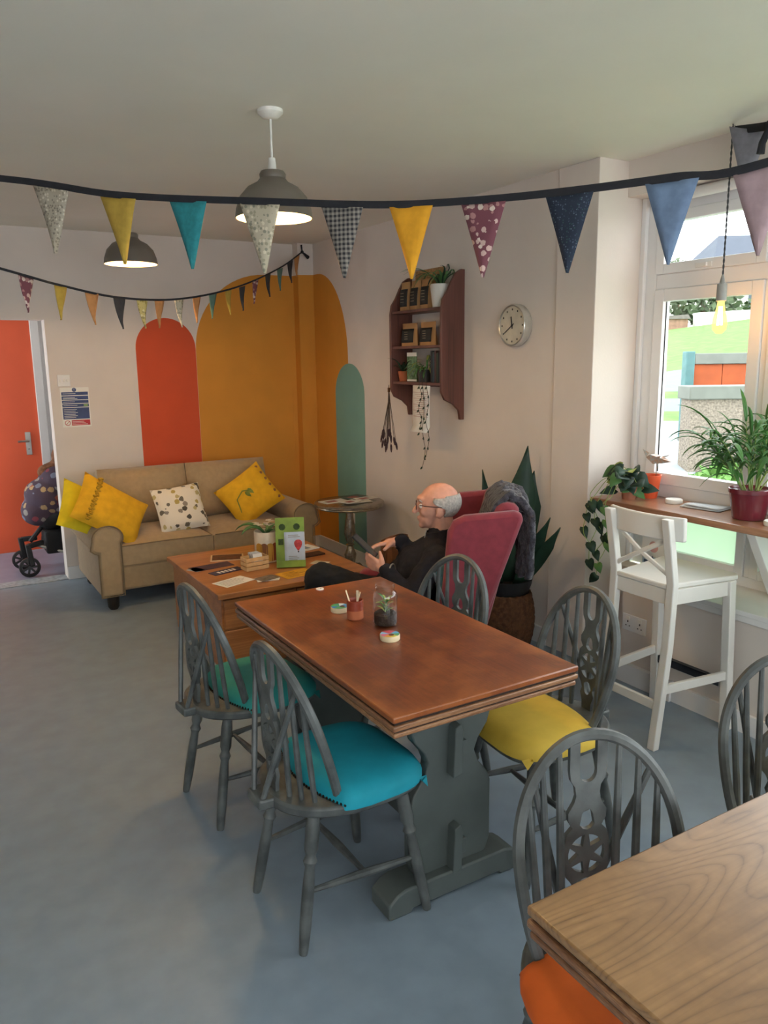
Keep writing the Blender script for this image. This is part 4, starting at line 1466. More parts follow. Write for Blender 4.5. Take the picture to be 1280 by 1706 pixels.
# end of a third bunting by the window
b3, O3 = bunting('grey flag end of a bunting knotted to a ceiling hook near the window', [(3.09, 2.27, 2.575), (2.98, 2.0, 2.52), (2.95, 1.6, 2.5)], [((3.045, 2.17, 2.565), 'grey')], .15, .25, .016, .004)
kn = Vector((2.98, 2.03, 2.525)) - O3
[c for c in b3.children if c.name.startswith('flag')][0].rotation_euler.z = radians(-50)
MB().ball(kn, .02, 8, 6).tube([kn, kn + Vector((.0, .03, -.06)), kn + Vector((.0, .035, -.1))], [.012, .014, .016], 7).tube([kn, kn + Vector((0, -.04, .05))], .012, 7).build('knot', M_TAPE, b3)
hk = Vector((3.09, 2.27, 2.575)) - O3
MB().tube([hk, hk + Vector((0, 0, .02))], .003, 6).build('hook', M_STEEL, b3)

# ================================================================== WINDOW COUNTER
ct = thing('window_counter', 'brown wooden breakfast counter along the window on white struts', 'counter', (3.15, .4, .92))
MB().box(-.148, .165, -2.4, 2.528, -.032, 0).build('worktop', M_COUNTER, ct, True, .006)
for yy in (1.62, .2, -1.2):
    MB().prism([(-.11, -.033), (-.02, -.033), (.145, -.29), (.145, -.368), (.1, -.368)], lambda u, v, t, yy=yy: (u, yy + t, v), -.022, .022).build('strut', M_WHITE, ct, True, .003)
    MB().box(.145, .168, yy - .03, yy + .03, -.37, -.033).build('strut_post', M_WHITE, ct, True, .003)

op = thing('plant_pot', 'bright orange pot on the window counter with a paper bird stick', 'plant pot', (3.235, 2.735, .92))
MB().lathe([(.036, 0), (.038, .003), (.055, .118), (.0555, .12), (.052, .12), (.05, .1)], 24).build('pot', M_ORANGEPOT, op)
MB().lathe([(.05, .1), (.02, .104), (.003, .104)], 16).build('soil', M_SOIL, op)
vp = thing('trailing_pothos', 'heart-leaved trailing pothos in a pot at the counter end, vines hanging down', 'potted plant', (3.12, 2.77, .92))
MB().lathe([(.034, 0), (.045, .09), (.047, .1), (.042, .1)], 18).build('pot', P('pale_clay_pot', 'a56a52', .7), vp)
random.seed(3)
for i in range(26):
    a = random.uniform(0, 2 * pi)
    r = random.uniform(.02, .085)
    b = Vector((r * cos(a) - .02, r * sin(a) * 1.0, random.uniform(.05, .17)))
    MB().tube([(0, 0, .09), b * .6 + Vector((0, 0, .06)), b], .0016, 5).build('stem', M_STEM, vp)
    l_ = MB()
    heart(l_, b, (cos(a) - .3, sin(a), random.uniform(-.9, .2)), (-.7, -.6, .6), random.uniform(.065, .09), random.uniform(.055, .08))
    l_.build('leaf', M_LEAFY if i % 9 == 0 else M_LEAF if i % 3 == 0 else M_LEAFD, vp, solid=.0008)
for k, (dx, dy, L) in enumerate(((-.13, .06, .3), (-.14, .01, .42), (-.15, .12, .26), (-.145, -.02, .2), (-.14, .09, .36))):
    pts = [(0, 0, .1), (dx * .6, dy * .6, .11), (dx, dy, .03)] + [(dx - .02 + .015 * sin(j * 1.5 + k), dy + .03 * sin(j * .9 + k * 2), .03 - L * j / 7) for j in range(1, 8)]
    MB().tube(catmull(pts, 4), .0018, 5).build('vine', M_STEM, vp)
    for j in range(3, 10):
        if (j + k) % 2 == 0 and j != 9:
            continue
        l_ = MB()
        s = (-1) ** (j + k)
        heart(l_, pts[j], (-.2, s * .6, -.8), (-.7, -.6, .3), random.uniform(.05, .068), random.uniform(.04, .055))
        l_.build('leaf', M_LEAFD if j % 2 else M_LEAF, vp, solid=.0008)
# paper bird on a stick in the orange pot
bdr = thing('bird_ornament', 'pale blue paper bird ornament on a stick in the orange pot', 'ornament', (3.235, 2.70, 1.02))
MB().tube([(0, 0, -.0), (0, 0, .085)], .0018, 6).build('stick', M_BROWN, bdr)
M_BIRD = P('printed_paper', 'b9c3c8', .6, .2, 60, col2='c9a48a')
mb = MB()
mb.v = [(0, .07, .108), (.024, .025, .128), (-.024, .025, .128), (0, .025, .078), (.018, -.03, .115), (-.018, -.03, .115), (0, -.03, .086), (.014, -.1, .102), (-.014, -.1, .102), (0, -.065, .112), (0, .095, .15), (0, .05, .132)]
mb.f = [(0, 1, 3), (0, 3, 2), (0, 2, 1), (1, 4, 6, 3), (2, 3, 6, 5), (1, 2, 5, 4), (4, 9, 7), (5, 8, 9), (4, 7, 6), (6, 8, 5), (6, 7, 9, 8), (0, 10, 11)]
mb.build('body', M_BIRD, bdr, False, solid=.001)
mb = MB()
mb.v = [(.016, .02, .112), (.015, -.025, .108), (.032, -.05, .128), (-.016, .02, .112), (-.015, -.025, .108), (-.032, -.05, .128)]
mb.f = [(0, 1, 2), (3, 5, 4)]
mb.build('wing', M_BIRD, bdr, False, solid=.001)

dc = tag(MB().lathe([(.04, 0), (.042, .003), (.042, .018), (.04, .021), (.036, .0195)], 28).build('round_tin', M_CARD, None, True), 'round white tin lid on the counter beside the orange pot', 'tin')
dc.location = (3.21, 2.56, .92)
pp = thing('newspaper', 'folded pale newspaper on the counter between tin and palm', 'newspaper', (3.225, 2.385, .92), .15)
MB().grid(4, 4, lambda u, v: ((u - .5) * .13, (v - .5) * .2, .004 + .004 * sin(u * 3) * v)).build('page', P('newsprint', 'c9cdd0', .8, .08, 40), pp, True, solid=.003)
MB().grid(4, 4, lambda u, v: ((u - .45) * .12, (v - .52) * .18, .01 + .006 * sin(u * 3 + 1) * v)).build('page', P('newsprint', 'c9cdd0', .8, .08, 40), pp, True, solid=.003)
pm = thing('palm_plant', 'bushy areca palm in a glazed burgundy pot on the counter', 'potted plant', (3.17, 2.12, .92))
MB().lathe([(.066, 0), (.07, .003), (.088, .118), (.092, .12), (.092, .138), (.088, .14), (.082, .13)], 28).build('pot', M_BURG, pm)
MB().lathe([(.082, .12), (.04, .128), (.004, .13)], 18).build('soil', M_SOIL, pm)
random.seed(11)
for i in range(22):
    a = i * 2.4 + random.uniform(-.3, .3)
    lean = random.uniform(.1, .75)
    H_ = random.uniform(.17, .36)
    b = Vector((.03 * cos(a), .03 * sin(a), .12))
    d = Vector((cos(a) * lean - .12, sin(a) * lean, 1)).normalized()
    pts = [b]
    for j in range(6):
        pts.append(pts[-1] + d * H_ / 6)
        d = (d + Vector((cos(a) * .05 * lean, sin(a) * .05 * lean, -.05 * lean))).normalized()
    MB().tube(pts, [.0032, .003, .003, .0026, .0024, .002, .0014], 6).build('cane', M_STEM, pm)
    for j in range(9):
        t = .45 + .55 * j / 8
        k = min(5, int(t * 6))
        p = pts[k].lerp(pts[min(6, k + 1)], t * 6 - k)
        s = (-1) ** j
        sd = d.cross(Vector((0, 0, 1)))
        if sd.length < .1:
            sd = Vector((1, 0, 0))
        sd.normalize()
        dd = d * .75 + sd * s * .8 + Vector((0, 0, .1))
        if j == 8:
            dd = d
        l_ = MB()
        leaf(l_, p, dd, random.uniform(.12, .2), random.uniform(.016, .025), random.uniform(1.0, 2.2), seg=6, fold=.2)
        l_.v = [(min(x, .125), y, max(z, .05 if x * x + y * y > .012 else .13)) for x, y, z in l_.v]
        l_.build('leaf', M_LEAFP if (i + j) % 4 else M_LEAF, pm, solid=.0008)
sc_ = tag(MB().lathe([(.045, 0), (.047, .003), (.047, .016), (.044, .02), (.04, .018)], 28).build('round_tin', M_CARD, None, True), 'round white tin lid at the foot of the burgundy pot', 'tin')
sc_.location = (3.13, 1.965, .92)
sp2 = thing('plant_pot', 'small terracotta pot on a saucer behind the palm', 'plant pot', (3.25, 1.93, .92))
MB().lathe([(.05, 0), (.055, .01), (.052, .012), (.035, .012)], 20).build('saucer', M_TERRA2, sp2)
MB().lathe([(.032, .012), (.045, .08), (.047, .08), (.047, .095), (.04, .092)], 20).build('pot', M_TERRA2, sp2)
for i in range(10):
    a = i * 2.4
    l_ = MB()
    leaf(l_, (.006 * cos(a), .006 * sin(a), .085), (cos(a) * .5, sin(a) * .5, 1), .1, .02, 1.5, seg=5)
    l_.build('leaf', M_LEAF, sp2, solid=.0008)
# card behind the stool
cd = tag(MB().box(-.003, 0, -.075, .075, 0, .26).build('product_card', M_CARD, None, False), 'white card with lettering leaning below the counter on the sill', 'card')
cd.location = (3.25, 2.70, .554)
for txt, z, s in (('Santa', .215, .05), ('Fiore', .17, .05)):
    q = obj('lettering', text_mesh(txt, s, P('grey_lettering', '8b9198', .7)), cd)
    q.location = (-.0035, 0, z)
    q.rotation_euler = (pi / 2, 0, -pi / 2)
MB().lathe([(.03, 0), (.03, .0006)], 20).build('printed_ring', P('pale_red_print', 'd5a39a', .7), cd, False)
cd.children[-1].rotation_euler.y = -pi / 2
cd.children[-1].location = (-.003, 0, .105)
MB().box(-.0036, -.003, -.07, .07, .01, .05).build('printed_skyline', P('pale_blue_print', 'a9bccb', .7), cd, False)
MB().box(-.0042, -.0036, -.06, -.052, .012, .05).box(-.0042, -.0036, .0, .006, .012, .055).box(-.0042, -.0036, .03, .06, .012, .03).build('printed_figures', P('dark_blue_print', '4a5a74', .7), cd, False)

# ================================================================== BAR STOOL
st = thing('bar_stool', 'white wooden bar stool with a crossed back at the counter', 'bar stool', (0, 0, 0))
ZS = .715
FT = {'rn': (2.565, 2.055), 'rf': (2.565, 2.36), 'fn': (2.955, 2.01), 'ff': (2.955, 2.40)}
for k in ('rn', 'rf'):
    x, y = FT[k]
    s = 1 if k == 'rf' else -1
    p = [(x - .03, y, 0), (x + .025, y, .45), (x + .035, y, .72), (x + .005, y, .88), (x - .02, y, 1.0)]
    mb = MB()
    for a, b in zip(p, p[1:]):
        pass
    w = .034
    prof = [(a[0] - w / 2, a[2]) for a in p] + [(a[0] + w / 2, a[2]) for a in reversed(p)]
    mb.prism(prof, lambda u, v, t, y=y: (u, y + t, v), -.019, .019)
    mb.build('rear_leg', M_CREAMW, st, True, .004)
for k in ('fn', 'ff'):
    x, y = FT[k]
    MB().beam((x, y, 0), (x - .03, y + (.01 if k == 'fn' else -.01), ZS - .02), .04, .04, (0, 1, 0)).build('front_leg', M_CREAMW, st, True, .004)
MB().prism([(2.585, 2.07), (2.96, 2.005), (2.985, 2.03), (2.985, 2.385), (2.96, 2.41), (2.585, 2.345)], lambda u, v, t: (u, v, t), ZS - .022, ZS).build('seat', M_CREAMW, st, True, .006)
MB().beam((2.605, 2.06, ZS - .055), (2.925, 2.02, ZS - .055), .018, .065).build('apron', M_CREAMW, st, True, .002)
MB().beam((2.605, 2.355, ZS - .055), (2.925, 2.395, ZS - .055), .018, .065).build('apron', M_CREAMW, st, True, .002)
MB().beam((2.6, 2.06, ZS - .055), (2.6, 2.355, ZS - .055), .018, .065).build('apron', M_CREAMW, st, True, .002)
MB().beam((2.925, 2.03, ZS - .055), (2.925, 2.385, ZS - .055), .018, .065).build('apron', M_CREAMW, st, True, .002)
MB().beam((2.57, 2.055, .26), (2.95, 2.01, .26), .018, .04).build('foot_rail', M_CREAMW, st, True, .003)
MB().beam((2.57, 2.36, .26), (2.95, 2.40, .26), .018, .04).build('foot_rail', M_CREAMW, st, True, .003)
MB().beam((2.555, 2.06, .19), (2.555, 2.355, .19), .018, .04).build('foot_rail', M_CREAMW, st, True, .003)
fr2 = MB().beam((2.945, 2.02, .21), (2.945, 2.39, .21), .02, .04).build('foot_rail', M_CREAMW, st, True, .003)
MB().box(2.925, 2.95, 2.04, 2.37, .231, .236).box(2.925, 2.929, 2.04, 2.37, .2, .235).build('foot_plate', P('dark_steel_plate', '3d434c', .4, metal=.6), fr2, False)
# curved top rail
nseg = 14
ys = [2.008 + .387 * i / nseg for i in range(nseg + 1)]
mb = MB()
for y in ys:
    q = (y - 2.207) / .187
    x = 2.598 - .035 * (1 - q * q)
    zt = 1.005
    mb.v += [(x - .011, y, .905), (x + .011, y, .905), (x + .006, y, zt), (x - .016, y, zt)]
for i in range(nseg):
    a = i * 4
    for k in range(4):
        mb.f.append((a + k, a + (k + 1) % 4, a + 4 + (k + 1) % 4, a + 4 + k))
mb.f += [(3, 2, 1, 0), tuple(nseg * 4 + k for k in range(4))]
mb.build('top_rail', M_CREAMW, st, True, .005)
for s in (0, 1):
    z0, z1 = (.755, .91) if s else (.91, .755)
    MB().tube([(2.592, 2.07, z0), (2.575, 2.207, .833), (2.592, 2.345, z1)], [(.011, .008)] * 3, 8, flat=(0, 0, 1)).build('cross_bar', M_CREAMW, st)

# ================================================================== SNAKE PLANT IN BASKET
bp = thing('snake_plant', 'dark snake plant in a woven basket behind the armchair', 'potted plant', (2.82, 3.385, 0))
mb = MB()


def bask(u, v):
    a = 2 * pi * u
    z = .32 * v
    r = .13 + .035 * sin(pi * (v * .8 + .1)) + .006 * sin(a * 22 + (pi if int(v * 12) % 2 else 0))
    return (r * cos(a), r * sin(a), z)


mb.grid(88, 24, bask)
mb.build('basket', M_BROWN, bp, True, 0, True, solid=.006)
MB().lathe([(.1, .05), (.125, .3), (.15, .37), (.155, .4), (.14, .4), (.13, .36)], 24).build('inner_pot', P('black_nursery_pot', '1f2023', .5), bp)
MB().lathe([(.14, .365), (.06, .375), (.005, .376)], 18).build('soil', M_SOIL, bp)
for i, (dx, dy, L, w, lx, ly) in enumerate(((.02, -.02, .8, .15, .05, -.1), (-.02, .04, .66, .07, -.1, .12), (.05, .0, .66, .16, .12, -.12), (.02, -.07, .5, .07, .05, -.55), (-.06, -.02, .42, .06, -.4, -.1), (.0, .08, .58, .07, .02, .25), (.06, -.06, .46, .07, .1, -.75))):
    mb = MB()
    o0 = Vector((dx, dy, .37))
    d = Vector((lx, ly, 1)).normalized()
    sd = Vector((.75, -.6, 0))
    sd = (sd - d * sd.dot(d)).normalized()
    n_ = 10
    for j in range(n_ + 1):
        t = j / n_
        ww = w * (.55 + .6 * sin(pi * min(1, t * .8 + .1))) * (1 - max(0, t - .7) / .3 * .97) / 1.1
        c = o0 + d * L * t + sd.cross(d) * .012 * sin(t * 5 + i)
        nn = sd.cross(d)
        mb.v += [tuple(c - sd * ww / 2 + nn * .01), tuple(c), tuple(c + sd * ww / 2 + nn * .01)]
    for j in range(n_):
        a = j * 3
        mb.f += [(a, a + 1, a + 4, a + 3), (a + 1, a + 2, a + 5, a + 4)]
    mb.build('leaf', M_LEAFD, bp, True, solid=.003)

# ================================================================== ARMCHAIR + MAN
AX, AY, AR = 1.98, 3.18, atan2(.55, -.83)
ac = thing('armchair', 'wine red wing armchair with the man sitting in it', 'armchair', (AX + .046, AY - .03, 0), AR)
MB().box(-.26, .3, -.3, .3, .16, .3).build('seat_frame', M_WINE, ac, True, .03)
soft_box(-.22, .32, -.24, .24, .3, .38, .02, .03).build('seat_cushion', M_WINE, ac, True)


def lean_box(prof, y0, y1, name, mat=M_WINE, bev=.03):
    return MB().prism(prof, lambda u, v, t: (u, t, v), y0, y1).build(name, mat, ac, True, bev)


lean_box([(-.2, .2), (-.3, .2), (-.5, .98), (-.44, 1.01), (-.38, .99), (-.24, .4)], -.27, .27, 'backrest')
wing = [(-.28, .3), (-.5, .93), (-.5, .965), (-.46, .975), (-.24, .955), (-.19, .93), (-.165, .88), (-.14, .6), (-.1, .5), (-.06, .3)]
for s in (-1, 1):
    lean_box(wing, s * .3 - .035, s * .3 + .035, 'wing', M_WINE, .022)
    lean_box([(-.2, .16), (.28, .16), (.3, .5), (.27, .54), (-.18, .54)], s * .31 - .045, s * .31 + .045, 'arm', M_WINE, .03)
    for xx in (-.24, .25):
        MB().lathe([(.015, 0), (.02, .03), (.024, .17)], 12, (xx, s * .26, 0)).build('leg', M_CHEST, ac)
tc_ = pillow(.44, .34, .1).build('cushion', P('pale_teal_cushion', '6d9ba0', .9, .08, 25, .1, 300), None, True, 0, True)
Rz = Matrix.Rotation(AR, 4, 'Z')
tc_.matrix_world = Matrix.Translation((AX, AY, 0)) @ Rz @ Matrix.Translation((-.225, .06, .56)) @ Matrix.Rotation(radians(-72), 4, 'Y') @ Matrix.Rotation(pi / 2, 4, 'Z')
tag(tc_, 'pale teal cushion behind the man in the armchair', 'cushion')

# knitted blanket over the back
bk_path = [(-.33, .8), (-.355, .9), (-.385, .985), (-.43, 1.025), (-.49, 1.01), (-.535, .95), (-.54, .85), (-.535, .74), (-.53, .64)]


def blanket(u, v):
    k = v * (len(bk_path) - 1)
    i = min(int(k), len(bk_path) - 2)
    f = k - i
    x = bk_path[i][0] + (bk_path[i + 1][0] - bk_path[i][0]) * f
    z = bk_path[i][1] + (bk_path[i + 1][1] - bk_path[i][1]) * f
    y = -.16 + .40 * u + .012 * sin(v * 9)
    nz = .014 * noise.noise(Vector((u * 9, v * 12, 2))) + .007 * sin(u * 44) * sin(v * 46)
    return (x - nz - .006 - (.02 * sin(u * pi * 2.2) if v > .5 else 0), y, z + nz)


blo = MB().grid(44, 48, blanket).build('knitted_blanket', M_KNIT, None, True, solid=.028)
blo.location = (AX + .046, AY - .03, 0)
blo.rotation_euler.z = AR
tag(blo, 'charcoal chunky knitted blanket draped over the armchair back', 'blanket')

# the man; local frame: +x is where he faces, +y his left (towards the camera)
HX, HY, HZ = -.18, 0.0, .935


def head_pts(s=1.0):
    h = lambda x, y, z: (HX + x, HY + y, HZ + z)
    return [
        ('e', h(-.012, 0, .035), (.098, .077, .085)),          # cranium
        ('e', h(.03, 0, .0), (.062, .066, .08)),              # face mass
        ('e', h(.045, 0, -.055), (.042, .05, .05)),            # jaw
        ('e', h(.072, 0, -.088), (.02, .024, .018)),           # chin
        ('e', h(.07, 0, .045), (.03, .05, .02)),               # brow
        ('c', h(.09, 0, .02), h(.112, 0, -.02), .008, .0135),  # nose
        ('e', h(.088, 0, -.05), (.012, .022, .008)),           # upper lip
        ('e', h(.085, 0, -.062), (.012, .02, .007)),           # lower lip
        ('e', h(.058, .036, -.02), (.025, .02, .022)), ('e', h(.058, -.036, -.02), (.025, .02, .022)),
        ('c', h(-.02, 0, -.04), (HX - .03, HY, HZ - .16), .055, .06),   # neck
        ('e', h(-.01, .077, -.012), (.02, .008, .033)), ('e', h(-.01, -.077, -.012), (.02, .008, .033)),
        ('c', h(-.005, .079, .012), h(.006, .077, -.03), .006, .007),
    ]


def hand(c, d, n, curl, s=1):
    """palm + five fingers; c wrist, d finger direction, n palm normal, curl sideways thumb sign s"""
    c, d, n = Vector(c), Vector(d).normalized(), Vector(n)
    n = (n - d * n.dot(d)).normalized()
    sd = d.cross(n)
    pr_ = [('c', c, c + d * .04, .022, .024)]
    for k in (-1.5, -.5, .5, 1.5):
        pr_.append(('c', c + d * .035 + sd * k * .008, c + d * .082 + sd * k * .018, .012, .011))
    lens = (.068, .078, .073, .056)
    for i, k in enumerate((-1.5, -.5, .5, 1.5)):
        b = c + d * .085 + sd * k * .018 * s
        dd = d
        L = lens[i]
        for seg, fr in ((0, .42), (1, .33), (2, .25)):
            dd = (dd + n * curl * (.7 if seg else .35)).normalized()
            e = b + dd * L * fr
            pr_.append(('c', b, e, .0095 - .0008 * seg, .009 - .0008 * seg))
            b = e
    b = c + d * .03 - sd * s * .022
    dd = (d * .75 - sd * s * .7 + n * .45).normalized()
    e = b + dd * .035
    pr_ += [('c', b, e, .0125, .011)]
    dd = (dd + d * .5 + n * .3).normalized()
    pr_ += [('c', e, e + dd * .03, .0105, .009)]
    return pr_


LW, RW = Vector((.06, .2, .665)), Vector((.02, -.03, .755))   # wrists
body = head_pts()
body += [('c', (HX + .0, 0, .67), (.0, 0, .45), .12, .14),
         ('c', (-.16, .15, .70), (-.04, .27, .54), .045, .04), ('c', (-.04, .27, .54), LW, .038, .028),
         ('c', (-.16, -.15, .70), (-.08, -.24, .6), .045, .04), ('c', (-.08, -.24, .6), RW, .038, .028),
         ('c', (-.17, -.15, .71), (-.17, .15, .71), .05, .05),
         ('c', (.02, .09, .45), (.40, .06, .58), .08, .06), ('c', (.40, .06, .58), (.45, -.05, .16), .055, .045),
         ('c', (.02, -.09, .45), (.42, -.1, .5), .08, .06), ('c', (.42, -.1, .5), (.5, -.12, .1), .055, .045)]
body += hand(LW, (.75, -.45, .3), (.1, -.9, .3), .55, 1)
body += hand(RW, (.9, .2, -.1), (.1, .25, -1), .5, -1)
man = voxel('person', body, .0055, M_SKIN, None, 4)
man.location = (AX, AY, 0)
man.rotation_euler.z = AR
tag(man, 'balding man in glasses and dark fleece, seated in the red armchair looking at a phone', 'person')
# jacket
jk = [('c', (HX + .015, 0, .66), (.02, 0, .46), .14, .165), ('e', (-.09, 0, .6), (.14, .18, .17), radians(-20)), ('c', (HX - .02, 0, .72), (HX - .02, 0, .79), .085, .072),
      ('c', (-.17, -.15, .705), (-.17, .15, .705), .065, .065),
      ('c', (-.165, .165, .70), (-.04, .275, .545), .066, .058), ('c', (-.04, .275, .545), LW - Vector((.0, 0, .0)), .056, .04),
      ('c', (-.165, -.165, .70), (-.08, -.25, .6), .066, .058), ('c', (-.08, -.25, .6), RW - Vector((.02, 0, 0)), .054, .04)]
wr_d = lambda v: .005 * noise.noise(v * 22) + .004 * noise.noise(v * 50)
jo = voxel('fleece_jacket', jk, .008, M_NAVY, man, 6, wr_d)
cl = MB()
for (z, r) in ((0, 1),):
    prof = [(.078, -.03), (.07, 0), (.066, .045), (.061, .046), (.062, 0), (.07, -.03)]
    cl.lathe(prof, 24, (0, 0, 0), cap=False)
xf(cl, Matrix.Translation((HX - .018, 0, HZ - .155)) @ Matrix.Rotation(radians(14), 4, 'Y')).build('collar', M_NAVY, man, solid=.004)
MB().tube([(HX + .052, .012, HZ - .11), (HX + .075, .012, HZ - .2), (HX + .12, .012, HZ - .3)], .0025, 6).build('zip', M_STEEL, man)
tr2 = [('c', (.02, .09, .45), (.39, .065, .585), .11, .088), ('c', (.39, .065, .585), (.45, -.05, .16), .085, .07), ('c', (.02, -.09, .44), (.42, -.1, .5), .105, .082), ('c', (.42, -.1, .5), (.5, -.12, .12), .08, .068), ('c', (.0, -.1, .44), (.0, .1, .44), .12, .12)]
voxel('trousers', tr2, .009, M_TROUS, man, 6, wr_d)
for sx, yy, zz in ((.45, -.05, .1), (.5, -.13, .03)):
    voxel('shoe', [('c', (sx - .02, yy, zz + .0), (sx + .14, yy, zz - .0 + .005), .042, .036), ('c', (sx, yy, zz), (sx, yy, zz + .06), .04, .04)], .008, M_BLACK, man, 4)
# hair: a cap that wraps the back and sides of the skull, ear to ear
hr = MB()


def hairf(u, v):
    lo_ = radians(106 - 34 * max(0, min(1, (v - .5) * 4)) + 5 * noise.noise(Vector((v * 12, 3, 0))))
    az = lo_ + (2 * pi - 2 * lo_) * u      # around the back, low edge behind the ears
    el0 = radians(-52)
    el1 = radians(26 - 6 * abs(2 * u - 1)) if .15 < u < .85 else radians(16)
    el = el0 + (el1 - el0) * v
    k = 1.015 + .03 * sin(pi * v) ** .6 + .012 * noise.noise(Vector((u * 14, v * 9, 1)))
    return (HX - .012 + .1 * k * cos(az) * cos(el), .0785 * k * sin(az) * cos(el), HZ + .03 + .09 * k * sin(el))


hr.grid(36, 14, hairf)
hr.build('hair', M_HAIR, man, True, solid=.006)
# glasses
gl = MB()
for s in (-1, 1):
    pts = [(HX + .103 - .012 * abs(sin(a)) * 0 - .01 * (s * .034 + .022 * cos(a)) ** 2 * 60, s * .034 + .022 * cos(a), HZ + .012 + .017 * sin(a)) for a in [2 * pi * i / 18 for i in range(19)]]
    gl.tube(pts, .0022, 6)
    gl.tube([(HX + .085, s * .058, HZ + .02), (HX + .06, s * .077, HZ + .018), (HX - .02, s * .083, HZ + .012)], .0024, 6)
gl.tube([(HX + .105, -.012, HZ + .016), (HX + .105, .012, HZ + .016)], .002, 6)
gl.build('glasses', P('dark_red_spectacle_frame', '4a2a26', .4), man)
for s in (-1, 1):
    MB().ball((HX + .079, s * .033, HZ + .012), .0115, 10, 8).build('eye', P('eye_white', 'd8d0c8', .3), man)
    MB().tube([(HX + .088, s * .018, HZ + .036), (HX + .085, s * .04, HZ + .04), (HX + .074, s * .054, HZ + .034)], [.003, .004, .002], 6).build('eyebrow', M_HAIR, man)
MB().tube([(.045 + .034 * cos(a) * .4 - .01, .205 + .034 * cos(a) * .8, .668 + .034 * sin(a)) for a in [2 * pi * i / 16 for i in range(17)]], .004, 6).build('watch_strap', M_STEEL, man)
ph = thing('phone', 'dark phone held in the seated man\'s hand', 'phone', (0, 0, 0))
pb = MB().box(-.037, .037, -.004, .004, -.075, .075)
Mph = Matrix.Translation((AX, AY, 0)) @ Rz @ Matrix.Translation((.17, .1, .765)) @ Matrix.Rotation(radians(80), 4, 'Z') @ Matrix.Rotation(radians(48), 4, 'X')
ph.matrix_world = Mph
pb.build('body', M_BLACK, ph, True, .003)
MB().box(-.034, .034, .004, .0045, -.07, .07).build('screen', P('dim_screen', '2f3238', .15), ph, False)

# brown bag by the wall behind the man
bgx = thing('shoulder_bag', 'brown ribbed leather bag standing on the floor behind the man', 'bag', (2.62, 4.28, 0), .5)
mb = MB()
mb.grid(20, 10, lambda u, v: ((.16 + .006 * sin(u * 2 * pi * 12)) * cos(2 * pi * u) * (1 - .15 * v), (.1 + .006 * sin(u * 2 * pi * 12)) * sin(2 * pi * u) * (1 - .35 * v), .48 * v))
mb.build('body', P('tan_leather', '7a4a28', .6, .15, 20), bgx, True, 0, True, solid=.006)
MB().grid(10, 4, lambda u, v: (.14 * (2 * u - 1), -.02 + .06 * v, .48 + .03 * sin(pi * u) - .02 * v)).build('flap', P('tan_leather', '7a4a28', .6), bgx, True, solid=.006)
MB().tube([(-.13, 0, .46), (-.2, -.03, .3), (-.2, -.04, .12), (-.14, -.05, .02)], .009, 7).build('strap', M_BROWN, bgx)

# ================================================================== PUSHCHAIR IN THE HALL
pc = thing('pushchair', 'black pushchair with a floral footmuff parked in the hall', 'pushchair', (.86, 6.78, 0))


def wheel(x, y, r):
    w_ = xf(MB().lathe([(r * .74, -.018), (r, -.014), (r, .014), (r * .74, .018), (r * .7, .0)], 28, cap=False), Matrix.Translation((x, y, r)) @ Matrix.Rotation(pi / 2, 4, 'X') @ Matrix.Rotation(.3, 4, 'Z')).build('wheel', M_BLACK, pc)
    for k in range(7):
        a = 2 * pi * k / 7
        MB().beam((x, y, r), (x + r * .74 * cos(a), y, r + r * .74 * sin(a)), .016, .012, (0, 1, 0)).build('spoke', P('dark_grey_plastic', '3a3a3d', .5), w_, False)
    xf(MB().lathe([(r * .2, -.022), (r * .2, .022)], 14), Matrix.Translation((x, y, r)) @ Matrix.Rotation(pi / 2, 4, 'X')).build('hub', P('dark_grey_plastic', '3a3a3d', .5), w_)


for x, y in ((-.235, -.26), (-.255, .04)):
    wheel(x, y, .078)
    MB().beam((x + .02, y, .085), (x - .0, y, .26), .04, .05, (0, 1, 0)).build('fork', M_BLACK, pc, True, .008)
    MB().beam((x, y, .245), (x + .12, y + (.05 if y < 0 else -.04), .255), .035, .04).build('fork_arm', M_BLACK, pc, True, .008)
for x, y in ((.32, -.3), (.32, .12)):
    wheel(x, y, .1)
MB().tube([(-.2, -.11, .25), (-.05, -.11, .42), (.2, -.11, .75), (.4, -.11, 1.0)], .018, 8).build('frame', M_BLACK, pc)
MB().tube([(-.2, -.2, .25), (.1, -.28, .14), (.32, -.3, .1)], .013, 8).build('axle_tube', M_STEEL, pc)
voxel('basket', [('c', (-.02, -.12, .26), (.3, -.12, .2), .1, .1), ('b', (-.1, .32, -.26, .02, .16, .34))], .012, P('black_mesh', '1a1a1c', .8), pc, 5)
M_FLORAL = m_dots('dark_floral_quilt', '4b3b4a', ['7a7f92', 'a0563f', '8f8a86', '8a3f4a', 'b0926a', '4b3b4a', '5c4d5c'], 17, .42, .85)
voxel('footmuff', [('e', (-.02, -.12, .6), (.2, .19, .15), radians(20)), ('e', (.1, -.12, .68), (.22, .18, .16), radians(35)), ('c', (-.12, -.12, .5), (.2, -.12, .72), .13, .15)], .012, M_FLORAL, pc, 6)
voxel('seat_shell', [('c', (-.02, -.12, .44), (.28, -.12, .6), .12, .14)], .012, M_BLACK, pc, 5)
voxel('brown_blanket', [('c', (-.04, -.12, .8), (.2, -.12, .86), .06, .09), ('e', (.12, -.14, .92), (.11, .14, .09)), ('e', (.22, -.14, .98), (.1, .14, .1))], .012, P('brown_sherpa', '7a5138', .95, .3, 40, .6, 90), pc, 3)

